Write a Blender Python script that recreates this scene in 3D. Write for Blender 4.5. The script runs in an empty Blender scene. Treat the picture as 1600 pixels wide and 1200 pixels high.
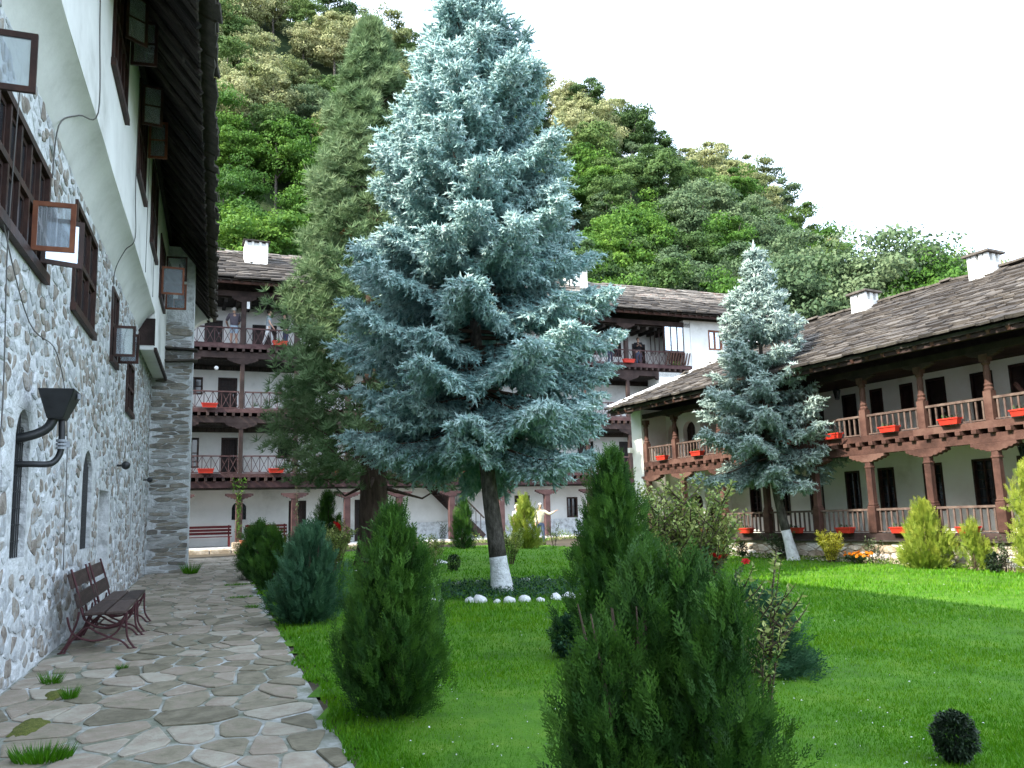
import bpy, math, random
import numpy as np
from mathutils import Vector, Matrix
random.seed(7); RNG = np.random.default_rng(7)
S = bpy.context.scene
COL = S.collection
R = math.radians
PI = math.pi

# ------------------------------------------------------------------ camera
PITCH, ROLL = R(8.2), R(1.6)
cam_d = bpy.data.cameras.new('camera'); cam = bpy.data.objects.new('camera', cam_d); COL.objects.link(cam)
F = Vector((0, math.cos(PITCH), math.sin(PITCH)))
U0 = Vector((0, -math.sin(PITCH), math.cos(PITCH))); R0 = Vector((1, 0, 0))
Rv = R0*math.cos(ROLL) - U0*math.sin(ROLL); Uv = U0*math.cos(ROLL) + R0*math.sin(ROLL)
M3 = Matrix((Rv, Uv, -F)).transposed()
cam.matrix_world = Matrix.Translation((0, 0, 1.5)) @ M3.to_4x4()
cam_d.sensor_width = 36; cam_d.lens = 36*1330/1600; cam_d.clip_end = 3000; cam_d.clip_start = .05
S.camera = cam
# ------------------------------------------------------------------ world, sun, exposure
SUN_EL = R(40); SUN_V = Vector((-.80, -.60, 0)).normalized()
w = bpy.data.worlds.new('World'); S.world = w; w.use_nodes = True
nt = w.node_tree; nt.nodes.clear()
wo = nt.nodes.new('ShaderNodeOutputWorld'); bg = nt.nodes.new('ShaderNodeBackground')
sk = nt.nodes.new('ShaderNodeTexSky'); sk.sky_type = 'NISHITA'; sk.sun_disc = False
sk.sun_elevation = SUN_EL; sk.sun_rotation = math.atan2(SUN_V.x, SUN_V.y)
sk.air_density = 1.0; sk.dust_density = 4.0; sk.ozone_density = 1.2; sk.altitude = 400
mxs = nt.nodes.new('ShaderNodeMix'); mxs.data_type = 'RGBA'; mxs.inputs[0].default_value = .6
mxs.inputs[7].default_value = (7.9, 9.3, 11.0, 1)      # thin bright haze spread evenly over the whole sky
nt.links.new(sk.outputs[0], mxs.inputs[6]); nt.links.new(mxs.outputs[2], bg.inputs[0])
bg.inputs[1].default_value = .15
nt.links.new(bg.outputs[0], wo.inputs[0])
sun_d = bpy.data.lights.new('sun', 'SUN'); sun = bpy.data.objects.new('sun', sun_d); COL.objects.link(sun)
sun_d.energy = 3.6; sun_d.angle = R(.6); sun_d.color = (1, .93, .80)
sdir = Vector((SUN_V.x*math.cos(SUN_EL), SUN_V.y*math.cos(SUN_EL), math.sin(SUN_EL)))
sun.rotation_euler = sdir.to_track_quat('Z', 'Y').to_euler()
S.view_settings.view_transform = 'Standard'; S.view_settings.look = 'None'
S.view_settings.gamma = 1; S.view_settings.use_curve_mapping = False
S.view_settings.exposure = 1.55

# ------------------------------------------------------------------ materials
def mat(name, cols, scale=4.0, rough=.8, bump=0.0, detail=6, tone=0.0, rnd=0.0, stretch=None, spec=.3, bscale=None, trans=0.0, dist=.02, stops=None):
    """procedural surface: noise (+ per piece tone attribute, + per object random) -> colour ramp, with bump"""
    m = bpy.data.materials.new(name); m.use_nodes = True
    n = m.node_tree; b = n.nodes['Principled BSDF']; out = n.nodes['Material Output']
    tc = n.nodes.new('ShaderNodeTexCoord'); src = tc.outputs['Object']
    if stretch:
        mp = n.nodes.new('ShaderNodeMapping'); mp.inputs['Scale'].default_value = stretch
        n.links.new(src, mp.inputs[0]); src = mp.outputs[0]
    no = n.nodes.new('ShaderNodeTexNoise'); no.inputs['Scale'].default_value = scale; no.inputs['Detail'].default_value = detail
    no.inputs['Roughness'].default_value = .62
    n.links.new(src, no.inputs['Vector'])
    fac = no.outputs['Fac']
    def add(a, bb, k):
        ma = n.nodes.new('ShaderNodeMath'); ma.operation = 'MULTIPLY_ADD'; ma.inputs[1].default_value = k
        n.links.new(bb, ma.inputs[0]); n.links.new(a, ma.inputs[2]); return ma.outputs[0]
    if tone:
        at = n.nodes.new('ShaderNodeAttribute'); at.attribute_name = 'tone'; fac = add(fac, at.outputs['Fac'], tone)
    if rnd:
        oi = n.nodes.new('ShaderNodeObjectInfo'); fac = add(fac, oi.outputs['Random'], rnd)
    tot = (tone+rnd)/2
    if tot:
        ms = n.nodes.new('ShaderNodeMath'); ms.operation = 'SUBTRACT'; ms.inputs[1].default_value = tot
        n.links.new(fac, ms.inputs[0]); fac = ms.outputs[0]
    cr = n.nodes.new('ShaderNodeValToRGB'); e = cr.color_ramp.elements
    N = len(cols)
    for i, c in enumerate(cols):
        p = stops[i] if stops else .3 + .4*i/max(1, N-1)
        if i < 2: el = e[i]; el.position = p
        else: el = e.new(p)
        el.color = (*c, 1)
    n.links.new(fac, cr.inputs[0]); n.links.new(cr.outputs[0], b.inputs['Base Color'])
    b.inputs['Roughness'].default_value = rough; b.inputs['Specular IOR Level'].default_value = spec
    if bump:
        nb = n.nodes.new('ShaderNodeTexNoise'); nb.inputs['Scale'].default_value = bscale or scale*5; nb.inputs['Detail'].default_value = 8
        n.links.new(src, nb.inputs['Vector'])
        bp = n.nodes.new('ShaderNodeBump'); bp.inputs['Strength'].default_value = bump; bp.inputs['Distance'].default_value = dist
        n.links.new(nb.outputs['Fac'], bp.inputs['Height']); n.links.new(bp.outputs[0], b.inputs['Normal'])
    if trans:
        tr = n.nodes.new('ShaderNodeBsdfTranslucent'); mx = n.nodes.new('ShaderNodeMixShader'); mx.inputs[0].default_value = trans
        n.links.new(cr.outputs[0], tr.inputs[0]); n.links.new(b.outputs[0], mx.inputs[1]); n.links.new(tr.outputs[0], mx.inputs[2])
        n.links.new(mx.outputs[0], out.inputs[0])
    return m
M = {}
M['plaster'] = mat('white_plaster', [(.52, .52, .49), (.72, .72, .70), (.80, .80, .78), (.84, .84, .82)], .7, .9, .25, bscale=9)
M['plaster_warm'] = mat('cream_plaster', [(.66, .63, .55), (.82, .80, .74), (.87, .86, .81), (.88, .87, .83)], .8, .9, .2, bscale=8)
M['mortar'] = mat('lime_mortar', [(.33, .34, .34), (.60, .62, .63), (.76, .78, .80)], 6, .95, .9, bscale=22, dist=.03)
M['wallstone'] = mat('rubble_stone', [(.21, .18, .155), (.34, .31, .27), (.38, .40, .42), (.50, .52, .53), (.68, .70, .72)], 11, .9, .9, tone=.7, rnd=.0, bscale=30, stops=[.12, .32, .5, .68, .88])
M['coursestone'] = mat('coursed_stone', [(.17, .16, .14), (.30, .27, .22), (.34, .34, .33), (.46, .46, .45)], 5, .9, .6, tone=.7, bscale=30, stops=[.15, .4, .6, .85])
M['flag'] = mat('flagstone', [(.12, .105, .07), (.22, .195, .14), (.27, .22, .175), (.36, .33, .27)], 5.5, .62, .5, tone=.6, spec=.45, bscale=24, stops=[.15, .42, .6, .85])
M['grout'] = mat('path_mortar', [(.09, .11, .07), (.18, .19, .15), (.32, .33, .31), (.52, .54, .56)], 2.3, .9, .5, bscale=30, stops=[.32, .45, .55, .68])
M['slab'] = mat('roof_slate', [(.04, .034, .03), (.085, .073, .063), (.13, .115, .10), (.25, .225, .20), (.14, .075, .055)], 6, .85, .6, tone=.55, rnd=.55, bscale=30, stops=[.05, .36, .56, .8, 1.0])
M['wood_red'] = mat('red_brown_timber', [(.045, .02, .015), (.09, .042, .032), (.14, .075, .058)], 2.5, .72, .4, stretch=(1, 1, 1), rnd=.25, bscale=30)
M['wood_dark'] = mat('dark_timber', [(.022, .014, .013), (.045, .028, .025), (.075, .05, .045)], 2.5, .8, .4, rnd=.25, bscale=30)
M['wood_mauve'] = mat('weathered_maroon_timber', [(.04, .02, .021), (.075, .038, .038), (.11, .062, .06)], 2.5, .8, .4, rnd=.2, bscale=30)
M['wood_black'] = mat('near_black_timber', [(.012, .010, .009), (.03, .024, .021), (.07, .058, .05)], 3, .85, .6, rnd=.35, bscale=26, stretch=(5, 1, 1))  # near-black timber for eave undersides and gallery ceilings
M['rail'] = mat('grey_brown_rail_wood', [(.07, .045, .036), (.125, .085, .07), (.19, .14, .115)], 5, .8, .3, rnd=.2)
M['door'] = mat('dark_door_paint', [(.010, .006, .006), (.022, .011, .010), (.04, .02, .017)], 3, .5, .2, rnd=.25)
M['win_frame'] = mat('brown_window_paint', [(.018, .010, .009), (.04, .020, .016), (.07, .032, .024)], 5, .55, .2)
M['redwood'] = mat('orange_brown_window_paint', [(.12, .035, .02), (.20, .07, .035), (.26, .10, .05)], 5, .55, .2)
M['dark'] = mat('dark_interior', [(.008, .008, .009), (.018, .017, .018)], 2, .9)  # near-black colour, also paints the darkness of unlit rooms behind openings
M['glass'] = mat('dark_window_glass', [(.012, .014, .018), (.03, .034, .04)], 2, .08, spec=.8)
M['trunk'] = mat('grey_bark', [(.035, .03, .026), (.085, .075, .065), (.17, .155, .135)], 14, .95, 1.0, stretch=(1, 1, .45), bscale=26, dist=.05)
M['trunk_brown'] = mat('brown_bark', [(.03, .02, .015), (.07, .045, .035), (.11, .075, .06)], 9, .95, 1.0, stretch=(1, 1, .25), bscale=20, dist=.05)
M['lime'] = mat('limewash', [(.42, .43, .43), (.66, .68, .69), (.80, .82, .83)], 9, .95, .9, bscale=24, dist=.03)
M['twig'] = mat('twig_bark', [(.06, .04, .03), (.11, .08, .055)], 9, .9)
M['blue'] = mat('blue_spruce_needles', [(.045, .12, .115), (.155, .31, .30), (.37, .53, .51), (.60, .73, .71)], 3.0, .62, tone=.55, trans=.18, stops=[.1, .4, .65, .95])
M['green_blue'] = mat('silver_green_spruce_needles', [(.06, .11, .10), (.17, .26, .235), (.34, .44, .40), (.54, .63, .59)], 3.0, .62, tone=.55, trans=.18, stops=[.1, .4, .65, .95])
M['sequoia'] = mat('sequoia_needles', [(.17, .07, .022), (.045, .10, .035), (.11, .185, .075), (.22, .30, .15)], .9, .7, tone=.4, trans=.2, stops=[.18, .27, .5, .85])
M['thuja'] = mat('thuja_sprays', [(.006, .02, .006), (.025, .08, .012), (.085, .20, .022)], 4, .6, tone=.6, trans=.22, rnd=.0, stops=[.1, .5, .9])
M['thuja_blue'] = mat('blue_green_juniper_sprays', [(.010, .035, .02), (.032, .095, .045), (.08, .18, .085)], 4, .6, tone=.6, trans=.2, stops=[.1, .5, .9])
M['thuja_gold'] = mat('golden_thuja_sprays', [(.09, .15, .02), (.20, .28, .03), (.36, .40, .06)], 4, .6, tone=.6, trans=.3, stops=[.1, .5, .9])
M['leaf'] = mat('shrub_leaves', [(.05, .11, .02), (.16, .24, .05), (.34, .39, .11), (.50, .50, .2)], 5, .5, tone=.7, trans=.3, stops=[.1, .4, .7, .95])
M['leaf_dark'] = mat('rose_leaves', [(.02, .05, .02), (.05, .09, .035), (.09, .13, .05)], 5, .5, tone=.7, trans=.25)
M['yellow_leaf'] = mat('yellow_barberry_leaves', [(.50, .46, .04), (.78, .72, .08), (.88, .82, .16)], 5, .5, tone=.6, trans=.3)
M['box'] = mat('boxwood_leaves', [(.008, .02, .009), (.016, .036, .014), (.03, .055, .02)], 9, .5, tone=.6)
M['grass'] = mat('grass_blades', [(.034, .125, .003), (.075, .235, .004), (.165, .32, .008)], 1.6, .55, tone=.6, trans=.35, stops=[.1, .5, .95])
M['ground'] = mat('lawn_soil', [(.035, .10, .005), (.06, .16, .006), (.10, .19, .014)], 2.2, .95, .6, bscale=40)
M['soil'] = mat('bare_soil', [(.05, .04, .03), (.09, .075, .05)], 3, .95, .6)
M['hill'] = mat('forest_floor', [(.012, .028, .008), (.03, .05, .015)], .3, .95)
M['white_stone'] = mat('white_painted_stone', [(.55, .56, .56), (.78, .79, .80)], 6, .85, .4)
M['redplastic'] = mat('red_planter_plastic', [(.42, .03, .02), (.55, .05, .028)], 3, .4)
M['orange'] = mat('orange_petals', [(.75, .22, .01), (.85, .36, .03)], 9, .6, trans=.3)
M['redflower'] = mat('red_petals', [(.45, .006, .012), (.6, .02, .02)], 9, .6, trans=.3)
M['black_metal'] = mat('black_painted_metal', [(.010, .011, .013), (.022, .024, .027)], 5, .45, .1, spec=.5)
M['grey_metal'] = mat('galvanised_clamp', [(.25, .27, .30), (.40, .43, .46)], 8, .45)
M['bench_iron'] = mat('maroon_iron', [(.05, .016, .02), (.09, .032, .036)], 6, .6)
M['bench_wood'] = mat('brown_bench_planks', [(.025, .016, .014), (.05, .032, .028), (.08, .055, .048)], 4, .6, .3, stretch=(1, 6, 6), rnd=.3)
M['bench_red'] = mat('dark_red_bench_paint', [(.09, .012, .014), (.15, .022, .024)], 4, .6)
M['wire'] = mat('old_cable', [(.10, .095, .09), (.15, .145, .14)], 4, .8)
M['skin'] = mat('skin', [(.50, .30, .22), (.60, .38, .28)], 6, .6)
M['pot'] = mat('terracotta', [(.30, .09, .05), (.40, .14, .08)], 6, .8)
M['plinth'] = mat('limed_plinth_stone', [(.30, .24, .17), (.52, .45, .36), (.66, .62, .55), (.76, .74, .70)], 3.5, .92, .9, tone=.5, bscale=22, dist=.03, stops=[.2, .4, .6, .8])
M['forest_pale'] = mat('pale_dry_leaves', [(.07, .10, .035), (.16, .20, .07), (.29, .31, .145), (.42, .41, .23)], .35, .7, tone=.5, rnd=.35, trans=.25, stops=[.1, .4, .7, .95])
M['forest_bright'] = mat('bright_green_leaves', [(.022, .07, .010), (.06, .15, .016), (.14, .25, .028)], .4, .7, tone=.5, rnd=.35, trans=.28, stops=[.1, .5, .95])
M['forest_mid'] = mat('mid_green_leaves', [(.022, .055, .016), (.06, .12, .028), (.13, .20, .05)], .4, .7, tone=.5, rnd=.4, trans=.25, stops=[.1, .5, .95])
M['forest_grey'] = mat('grey_green_leaves', [(.03, .065, .028), (.08, .135, .06), (.17, .22, .11)], .4, .7, tone=.5, rnd=.35, trans=.25, stops=[.1, .5, .95])

def glassy(name, tint):
    m = bpy.data.materials.new(name); m.use_nodes = True; n = m.node_tree; b = n.nodes['Principled BSDF']
    no = n.nodes.new('ShaderNodeTexNoise'); no.inputs['Scale'].default_value = 1.5
    bp = n.nodes.new('ShaderNodeBump'); bp.inputs['Strength'].default_value = .04
    n.links.new(no.outputs['Fac'], bp.inputs['Height']); n.links.new(bp.outputs[0], b.inputs['Normal'])
    b.inputs['Base Color'].default_value = (*tint, 1); b.inputs['Roughness'].default_value = .03
    b.inputs['Transmission Weight'].default_value = .55; b.inputs['IOR'].default_value = 1.6; b.inputs['Specular IOR Level'].default_value = 1.0
    b.inputs['Metallic'].default_value = .45
    return m
M['pane'] = glassy('open_casement_glass', (.75, .82, .88))

# ------------------------------------------------------------------ object helpers
def tag(o, label=None, cat=None, group=None, kind=None):
    if label: o['label'] = label
    if cat: o['category'] = cat
    if group: o['group'] = group
    if kind: o['kind'] = kind
    return o
def empty(name, loc=(0, 0, 0), rz=0, label=None, cat=None, group=None, rot=None):
    o = bpy.data.objects.new(name, None); COL.objects.link(o); o.location = loc
    o.rotation_euler = rot if rot else (0, 0, rz); o.empty_display_size = .2
    return tag(o, label, cat, group)
def link(name, me, parent=None, loc=None, rot=None, scale=None, kind=None):
    o = bpy.data.objects.new(name, me); COL.objects.link(o); o.parent = parent
    if loc is not None: o.location = loc
    if rot is not None: o.rotation_euler = rot
    if scale is not None: o.scale = scale
    if kind: o['kind'] = kind
    return o
def np_mesh(name, V, Fc, m, tone=None, smooth=False):
    """V (n,3), Fc (m,k) uniform polygons"""
    me = bpy.data.meshes.new(name); V = np.asarray(V, np.float32); Fc = np.asarray(Fc, np.int32)
    k = Fc.shape[1]
    me.vertices.add(len(V)); me.vertices.foreach_set('co', V.ravel())
    me.loops.add(Fc.size); me.loops.foreach_set('vertex_index', Fc.ravel())
    me.polygons.add(len(Fc)); me.polygons.foreach_set('loop_start', np.arange(0, Fc.size, k, dtype=np.int32))
    me.polygons.foreach_set('loop_total', np.full(len(Fc), k, np.int32))
    if smooth: me.polygons.foreach_set('use_smooth', np.ones(len(Fc), bool))
    if tone is not None:
        a = me.attributes.new('tone', 'FLOAT', 'POINT'); a.data.foreach_set('value', np.asarray(tone, np.float32))
    me.update(calc_edges=True); me.materials.append(m)
    return me
def scatter_mesh(name, tv, tf, mats, offs, m, tone=None):
    """copies of template (tv, tf) with 3x3 matrices and offsets, joined into one mesh"""
    K = len(offs); n = len(tv)
    V = np.einsum('kij,nj->kni', mats, tv) + offs[:, None, :]
    Fc = (tf[None] + (np.arange(K)*n)[:, None, None]).reshape(-1, tf.shape[1])
    t = None if tone is None else np.repeat(tone, n)
    return np_mesh(name, V.reshape(-1, 3), Fc, m, t)
def basis(d, up=None, spin=None):
    """(K,3) directions -> matrices with template x along d"""
    d = d/np.linalg.norm(d, axis=1, keepdims=True)
    if up is None: up = np.tile([0, 0, 1.], (len(d), 1))
    y = np.cross(up, d); ln = np.linalg.norm(y, axis=1, keepdims=True)
    y = np.where(ln < 1e-4, [[0, 1., 0]], y/np.maximum(ln, 1e-6)); z = np.cross(d, y)
    if spin is not None:
        c, s = np.cos(spin)[:, None], np.sin(spin)[:, None]
        y, z = y*c + z*s, z*c - y*s
    return np.stack([d, y, z], axis=2)

ORD = 'first second third fourth fifth sixth seventh eighth ninth tenth eleventh twelfth thirteenth fourteenth fifteenth sixteenth seventeenth eighteenth nineteenth twentieth'.split()+['twenty '+x for x in 'first second third fourth fifth sixth seventh eighth ninth'.split()]+['thirtieth']
def pixel(p):
    """where a world point stands in the photograph (only used to word labels)"""
    d = Vector(p)-Vector((0, 0, 1.5)); z = d.dot(F); return (800+1330*d.dot(Rv)/z, 600-1330*d.dot(Uv)/z)
class MB:
    """collects shapes; build() links them as one mesh object"""
    def __init__(s): s.v = []; s.f = []; s.t = []
    def add(s, vs, fs, tone=0):
        b = len(s.v); s.v += [tuple(v) for v in vs]; s.f += [tuple(b+i for i in f) for f in fs]; s.t += [tone]*len(vs); return s
    def box(s, x0, x1, y0, y1, z0, z1, tone=0):
        return s.add([(x0, y0, z0), (x1, y0, z0), (x1, y1, z0), (x0, y1, z0), (x0, y0, z1), (x1, y0, z1), (x1, y1, z1), (x0, y1, z1)],
                     [(0, 3, 2, 1), (4, 5, 6, 7), (0, 1, 5, 4), (1, 2, 6, 5), (2, 3, 7, 6), (3, 0, 4, 7)], tone)
    def cbox(s, c, sx, sy, sz, rx=0, ry=0, rz=0):
        m = Matrix.Translation(c) @ (Matrix.Rotation(rz, 4, 'Z') @ Matrix.Rotation(ry, 4, 'Y') @ Matrix.Rotation(rx, 4, 'X'))
        vs = [m @ Vector((a*sx/2, b*sy/2, d*sz/2)) for d in (-1, 1) for a, b in ((-1, -1), (1, -1), (1, 1), (-1, 1))]
        return s.add(vs, [(0, 3, 2, 1), (4, 5, 6, 7), (0, 1, 5, 4), (1, 2, 6, 5), (2, 3, 7, 6), (3, 0, 4, 7)])
    def bar(s, a, b, w, h=None):
        a, b = Vector(a), Vector(b); d = (b-a); L = d.length; h = h or w
        q = d.to_track_quat('X', 'Z').to_matrix()
        vs = []
        for x in (0, L):
            for y, z in ((-w/2, -h/2), (w/2, -h/2), (w/2, h/2), (-w/2, h/2)): vs.append(a + q @ Vector((x, y, z)))
        return s.add(vs, [(0, 3, 2, 1), (4, 5, 6, 7), (0, 1, 5, 4), (1, 2, 6, 5), (2, 3, 7, 6), (3, 0, 4, 7)])
    def prism(s, pts, axis, a, b, tone=0):
        """polygon pts (2D) extruded along axis 'x','y','z' from a to b"""
        n = len(pts)
        def P(p, h): return {'x': (h, p[0], p[1]), 'y': (p[0], h, p[1]), 'z': (p[0], p[1], h)}[axis]
        vs = [P(p, a) for p in pts] + [P(p, b) for p in pts]
        return s.add(vs, [tuple(range(n))[::-1], tuple(range(n, 2*n))] + [(i, (i+1) % n, n+(i+1) % n, n+i) for i in range(n)], tone)
    def tube(s, pts, rs, n=8, caps=True, tone=0):
        pts = [Vector(p) for p in pts]; vs = []; N = len(pts)
        if not hasattr(rs, '__len__'): rs = [rs]*N
        for i, p in enumerate(pts):
            d = (pts[min(i+1, N-1)] - pts[max(i-1, 0)]).normalized()
            x = d.cross(Vector((.13, .27, .95))); x = x.normalized() if x.length > 1e-3 else Vector((1, 0, 0)); y = d.cross(x)
            for k in range(n):
                a = 2*PI*k/n; vs.append(p + x*math.cos(a)*rs[i] + y*math.sin(a)*rs[i])
        fs = [(i*n+k, i*n+(k+1) % n, (i+1)*n+(k+1) % n, (i+1)*n+k) for i in range(N-1) for k in range(n)]
        if caps: fs += [tuple(range(n))[::-1], tuple((N-1)*n+k for k in range(n))]
        return s.add(vs, fs, tone)
    def mesh(s, name, m, smooth=False, tone=False, bevel=0):
        me = bpy.data.meshes.new(name); me.from_pydata(s.v, [], s.f)
        if smooth: me.polygons.foreach_set('use_smooth', [True]*len(me.polygons))
        if tone:
            a = me.attributes.new('tone', 'FLOAT', 'POINT'); a.data.foreach_set('value', s.t)
        me.materials.append(m)
        if bevel:
            import bmesh
            bm = bmesh.new(); bm.from_mesh(me); bmesh.ops.recalc_face_normals(bm, faces=bm.faces)
            bmesh.ops.bevel(bm, geom=bm.edges[:], offset=bevel, segments=1, affect='EDGES'); bm.to_mesh(me); bm.free()
        me.update(); return me
    def build(s, name, m, parent=None, smooth=False, kind=None, tone=False, bevel=0):
        o = link(name, s.mesh(name, m, smooth, tone, bevel), parent)
        if kind: o['kind'] = kind
        return o
def fixn(me):
    import bmesh
    bm = bmesh.new(); bm.from_mesh(me); bmesh.ops.recalc_face_normals(bm, faces=bm.faces); bm.to_mesh(me); bm.free(); return me

def wall_mb(x0, x1, z0, z1, y0, y1, holes, arches=()):
    """wall between depths y0 (front) and y1, with rectangular holes; arches: (x0,x1,zspring,ztop) fills the corners of the hole's top"""
    mb = MB(); xs = sorted({x0, x1, *[v for h in holes for v in h[:2]]}); zs = sorted({z0, z1, *[v for h in holes for v in h[2:]]})
    xs = [x for x in xs if x0 <= x <= x1]; zs = [z for z in zs if z0 <= z <= z1]
    ins = lambda a, b: any(h[0] < a < h[1] and h[2] < b < h[3] for h in holes)
    for i in range(len(xs)-1):
        for j in range(len(zs)-1):
            if ins((xs[i]+xs[i+1])/2, (zs[j]+zs[j+1])/2): continue
            for y, flip in ((y0, False), (y1, True)):
                q = [(xs[i], y, zs[j]), (xs[i+1], y, zs[j]), (xs[i+1], y, zs[j+1]), (xs[i], y, zs[j+1])]
                mb.add(q, [(3, 2, 1, 0) if flip else (0, 1, 2, 3)])
    def q4(a, b, c, d): mb.add([a, b, c, d], [(0, 1, 2, 3)])
    for h in list(holes)+[(x0, x1, z0, z1)]:
        a, b, c, d = h
        q4((a, y0, c), (a, y1, c), (a, y1, d), (a, y0, d)); q4((b, y0, c), (b, y1, c), (b, y1, d), (b, y0, d))
        q4((a, y0, c), (b, y0, c), (b, y1, c), (a, y1, c)); q4((a, y0, d), (b, y0, d), (b, y1, d), (a, y1, d))
    e = .002 if y1 > y0 else -.002
    for (a, b, zs_, zt) in arches:
        cx = (a+b)/2; r = (b-a)/2
        for sgn in (-1, 1):
            pts = [(cx+sgn*r, zt)] + [(cx+sgn*r*math.cos(t), zs_+(zt-.004-zs_)*math.sin(t)) for t in [k*PI/2/6 for k in range(7)]]
            mb.prism(pts, 'y', y0+e, y1-e)
    return mb

# ------------------------------------------------------------------ Voronoi pieces
def clip(poly, px, py, nx, ny):
    out = []; n = len(poly)
    for i in range(n):
        a = poly[i]; b = poly[(i+1) % n]
        da = (a[0]-px)*nx+(a[1]-py)*ny; db = (b[0]-px)*nx+(b[1]-py)*ny
        if da <= 0: out.append(a)
        if da*db < 0:
            t = da/(da-db); out.append((a[0]+(b[0]-a[0])*t, a[1]+(b[1]-a[1])*t))
    return out
def voronoi(x0, x1, y0, y1, dx, dy, rng, jit=.42, skip=0.0):
    """jittered brick grid of seeds -> list of (seed, cell polygon)"""
    nx = int((x1-x0)/dx); ny = int((y1-y0)/dy); P = {}
    for j in range(-1, ny+1):
        for i in range(-1, nx+1):
            if rng.random() < skip: continue
            P[(i, j)] = (x0+(i+.5+(.5 if j % 2 else 0)+rng.uniform(-jit, jit))*dx, y0+(j+.5+rng.uniform(-jit, jit))*dy)
    res = []
    for (i, j), p in P.items():
        poly = [(x0, y0), (x1, y0), (x1, y1), (x0, y1)]
        if not (x0 < p[0] < x1 and y0 < p[1] < y1): continue
        for di in range(-3, 4):
            for dj in range(-3, 4):
                q = P.get((i+di, j+dj))
                if q is None or (di == 0 and dj == 0): continue
                poly = clip(poly, (p[0]+q[0])/2, (p[1]+q[1])/2, (q[0]-p[0])/dx**2, (q[1]-p[1])/dy**2)
                if len(poly) < 3: break
            if len(poly) < 3: break
        if len(poly) >= 3: res.append((p, poly))
    return res
def chaikin(poly, k=.25):
    out = []
    for i in range(len(poly)):
        a = poly[i]; b = poly[(i+1) % len(poly)]
        out.append((a[0]+(b[0]-a[0])*k, a[1]+(b[1]-a[1])*k)); out.append((b[0]+(a[0]-b[0])*k, b[1]+(a[1]-b[1])*k))
    return out
def shrink(poly, f, gap=0, rng=None, j=0):
    cx = sum(p[0] for p in poly)/len(poly); cy = sum(p[1] for p in poly)/len(poly); out = []
    for p in poly:
        dx, dy = p[0]-cx, p[1]-cy; L = math.hypot(dx, dy)+1e-6; k = max(.15, f-gap/L)
        if rng: k *= 1+rng.uniform(-j, j)
        out.append((cx+dx*k, cy+dy*k))
    return out, (cx, cy)
def stone_shape(mb, poly, c, h0, h1, bev, fn, tone, rng, dome=.0):
    """side, bevel ring and (slightly domed) top; fn(x, y, h) -> 3D point"""
    n = len(poly); inner = [(c[0]+(p[0]-c[0])*(1-bev), c[1]+(p[1]-c[1])*(1-bev)) for p in poly]
    tl = [h1+rng.uniform(-.15, .15)*(h1-h0) for _ in range(n)] if dome else [h1]*n
    vs = [fn(*p, h0) for p in poly] + [fn(*p, h1*.72+h0*.28) for p in poly] + [fn(*p, t) for p, t in zip(inner, tl)] + [fn(*c, h1+dome)]
    fs = []
    for i in range(n):
        k = (i+1) % n
        fs += [(i, k, n+k, n+i), (n+i, n+k, 2*n+k, 2*n+i), (2*n+i, 2*n+k, 3*n)]
    mb.add(vs, fs, tone)
def tubes(name, m, lines, parent=None, n=6):
    mb = MB()
    for pts, r in lines: mb.tube(pts, r, n)
    return mb.build(name, m, parent, smooth=True)
# ================================================================== FRAMES OF THE THREE BUILDINGS (local x along the facade)
LU = Vector((-.3286, .9445, 0)); L_RZ = math.atan2(LU.y, LU.x); L_O = Vector((-1.6587, -.5771, 0))   # stone building: y into it
LM = Matrix.Translation(L_O) @ Matrix.Rotation(L_RZ, 4, 'Z'); LI = LM.inverted()
F_RZ = math.atan2(.3784, .9256); F_O = Vector((-12.97, 34.5, 0)); F_ROT = (0, .006, F_RZ)             # far timber gallery: y into it
FM = Matrix.LocRotScale(F_O, Matrix.Rotation(F_RZ, 3, 'Z') @ Matrix.Rotation(.006, 3, 'Y'), None); FI = FM.inverted()
R_RZ = math.atan2(.888, -.4596); R_O = Vector((8.385, 19.185, 0)); R_ROT = (0, .014, R_RZ)            # right gallery: y towards the lawn
RM = Matrix.LocRotScale(R_O, Matrix.Rotation(R_RZ, 3, 'Z') @ Matrix.Rotation(.014, 3, 'Y'), None); RI = RM.inverted()
def smooth(a, b, x):
    t = min(1, max(0, (x-a)/(b-a))); return t*t*(3-2*t)

# ------------------------------------------------------------------ ground, path, hill
g = MB().add([(-1500, -400, -.02), (1500, -400, -.02), (1500, 2500, -.02), (-1500, 2500, -.02)], [(0, 1, 2, 3)]).build('ground', M['soil'])
tag(g, 'bare earth ground around the courtyard', kind='structure')
RIDGE = [(-75, 72), (-45, 78), (-30, 71), (-17, 61), (1.5, 55), (14.9, 49), (24.8, 43.5), (33, 39), (40, 31), (44, 20), (50, 9), (58, 5), (80, 4)]
def ridge(x):
    if x <= RIDGE[0][0]: return RIDGE[0][1]
    for (a, p), (b, q) in zip(RIDGE, RIDGE[1:]):
        if x <= b: return p+(q-p)*(x-a)/(b-a)
    return RIDGE[-1][1]
def hill_h(x, y):
    t = min(1, max(0, (y-50)/60)); xr = x*(1+.35*(1-t))
    return ridge(xr)*(.25*t+.75*t**1.15) + 1.2*math.sin(x*.23+y*.11)*t + (min(0, (y-110))*0 - max(0, y-112)*.25)
nx, ny = 70, 50; xs = np.linspace(-110, 110, nx); ys = np.concatenate([np.linspace(48, 125, ny-4), [150, 190, 240, 300]])
V = [(x, y, hill_h(x, y)-.03 if y < 250 else -1) for y in ys for x in xs]
Fc = [(j*nx+i, j*nx+i+1, (j+1)*nx+i+1, (j+1)*nx+i) for j in range(ny-1) for i in range(nx-1)]
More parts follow.
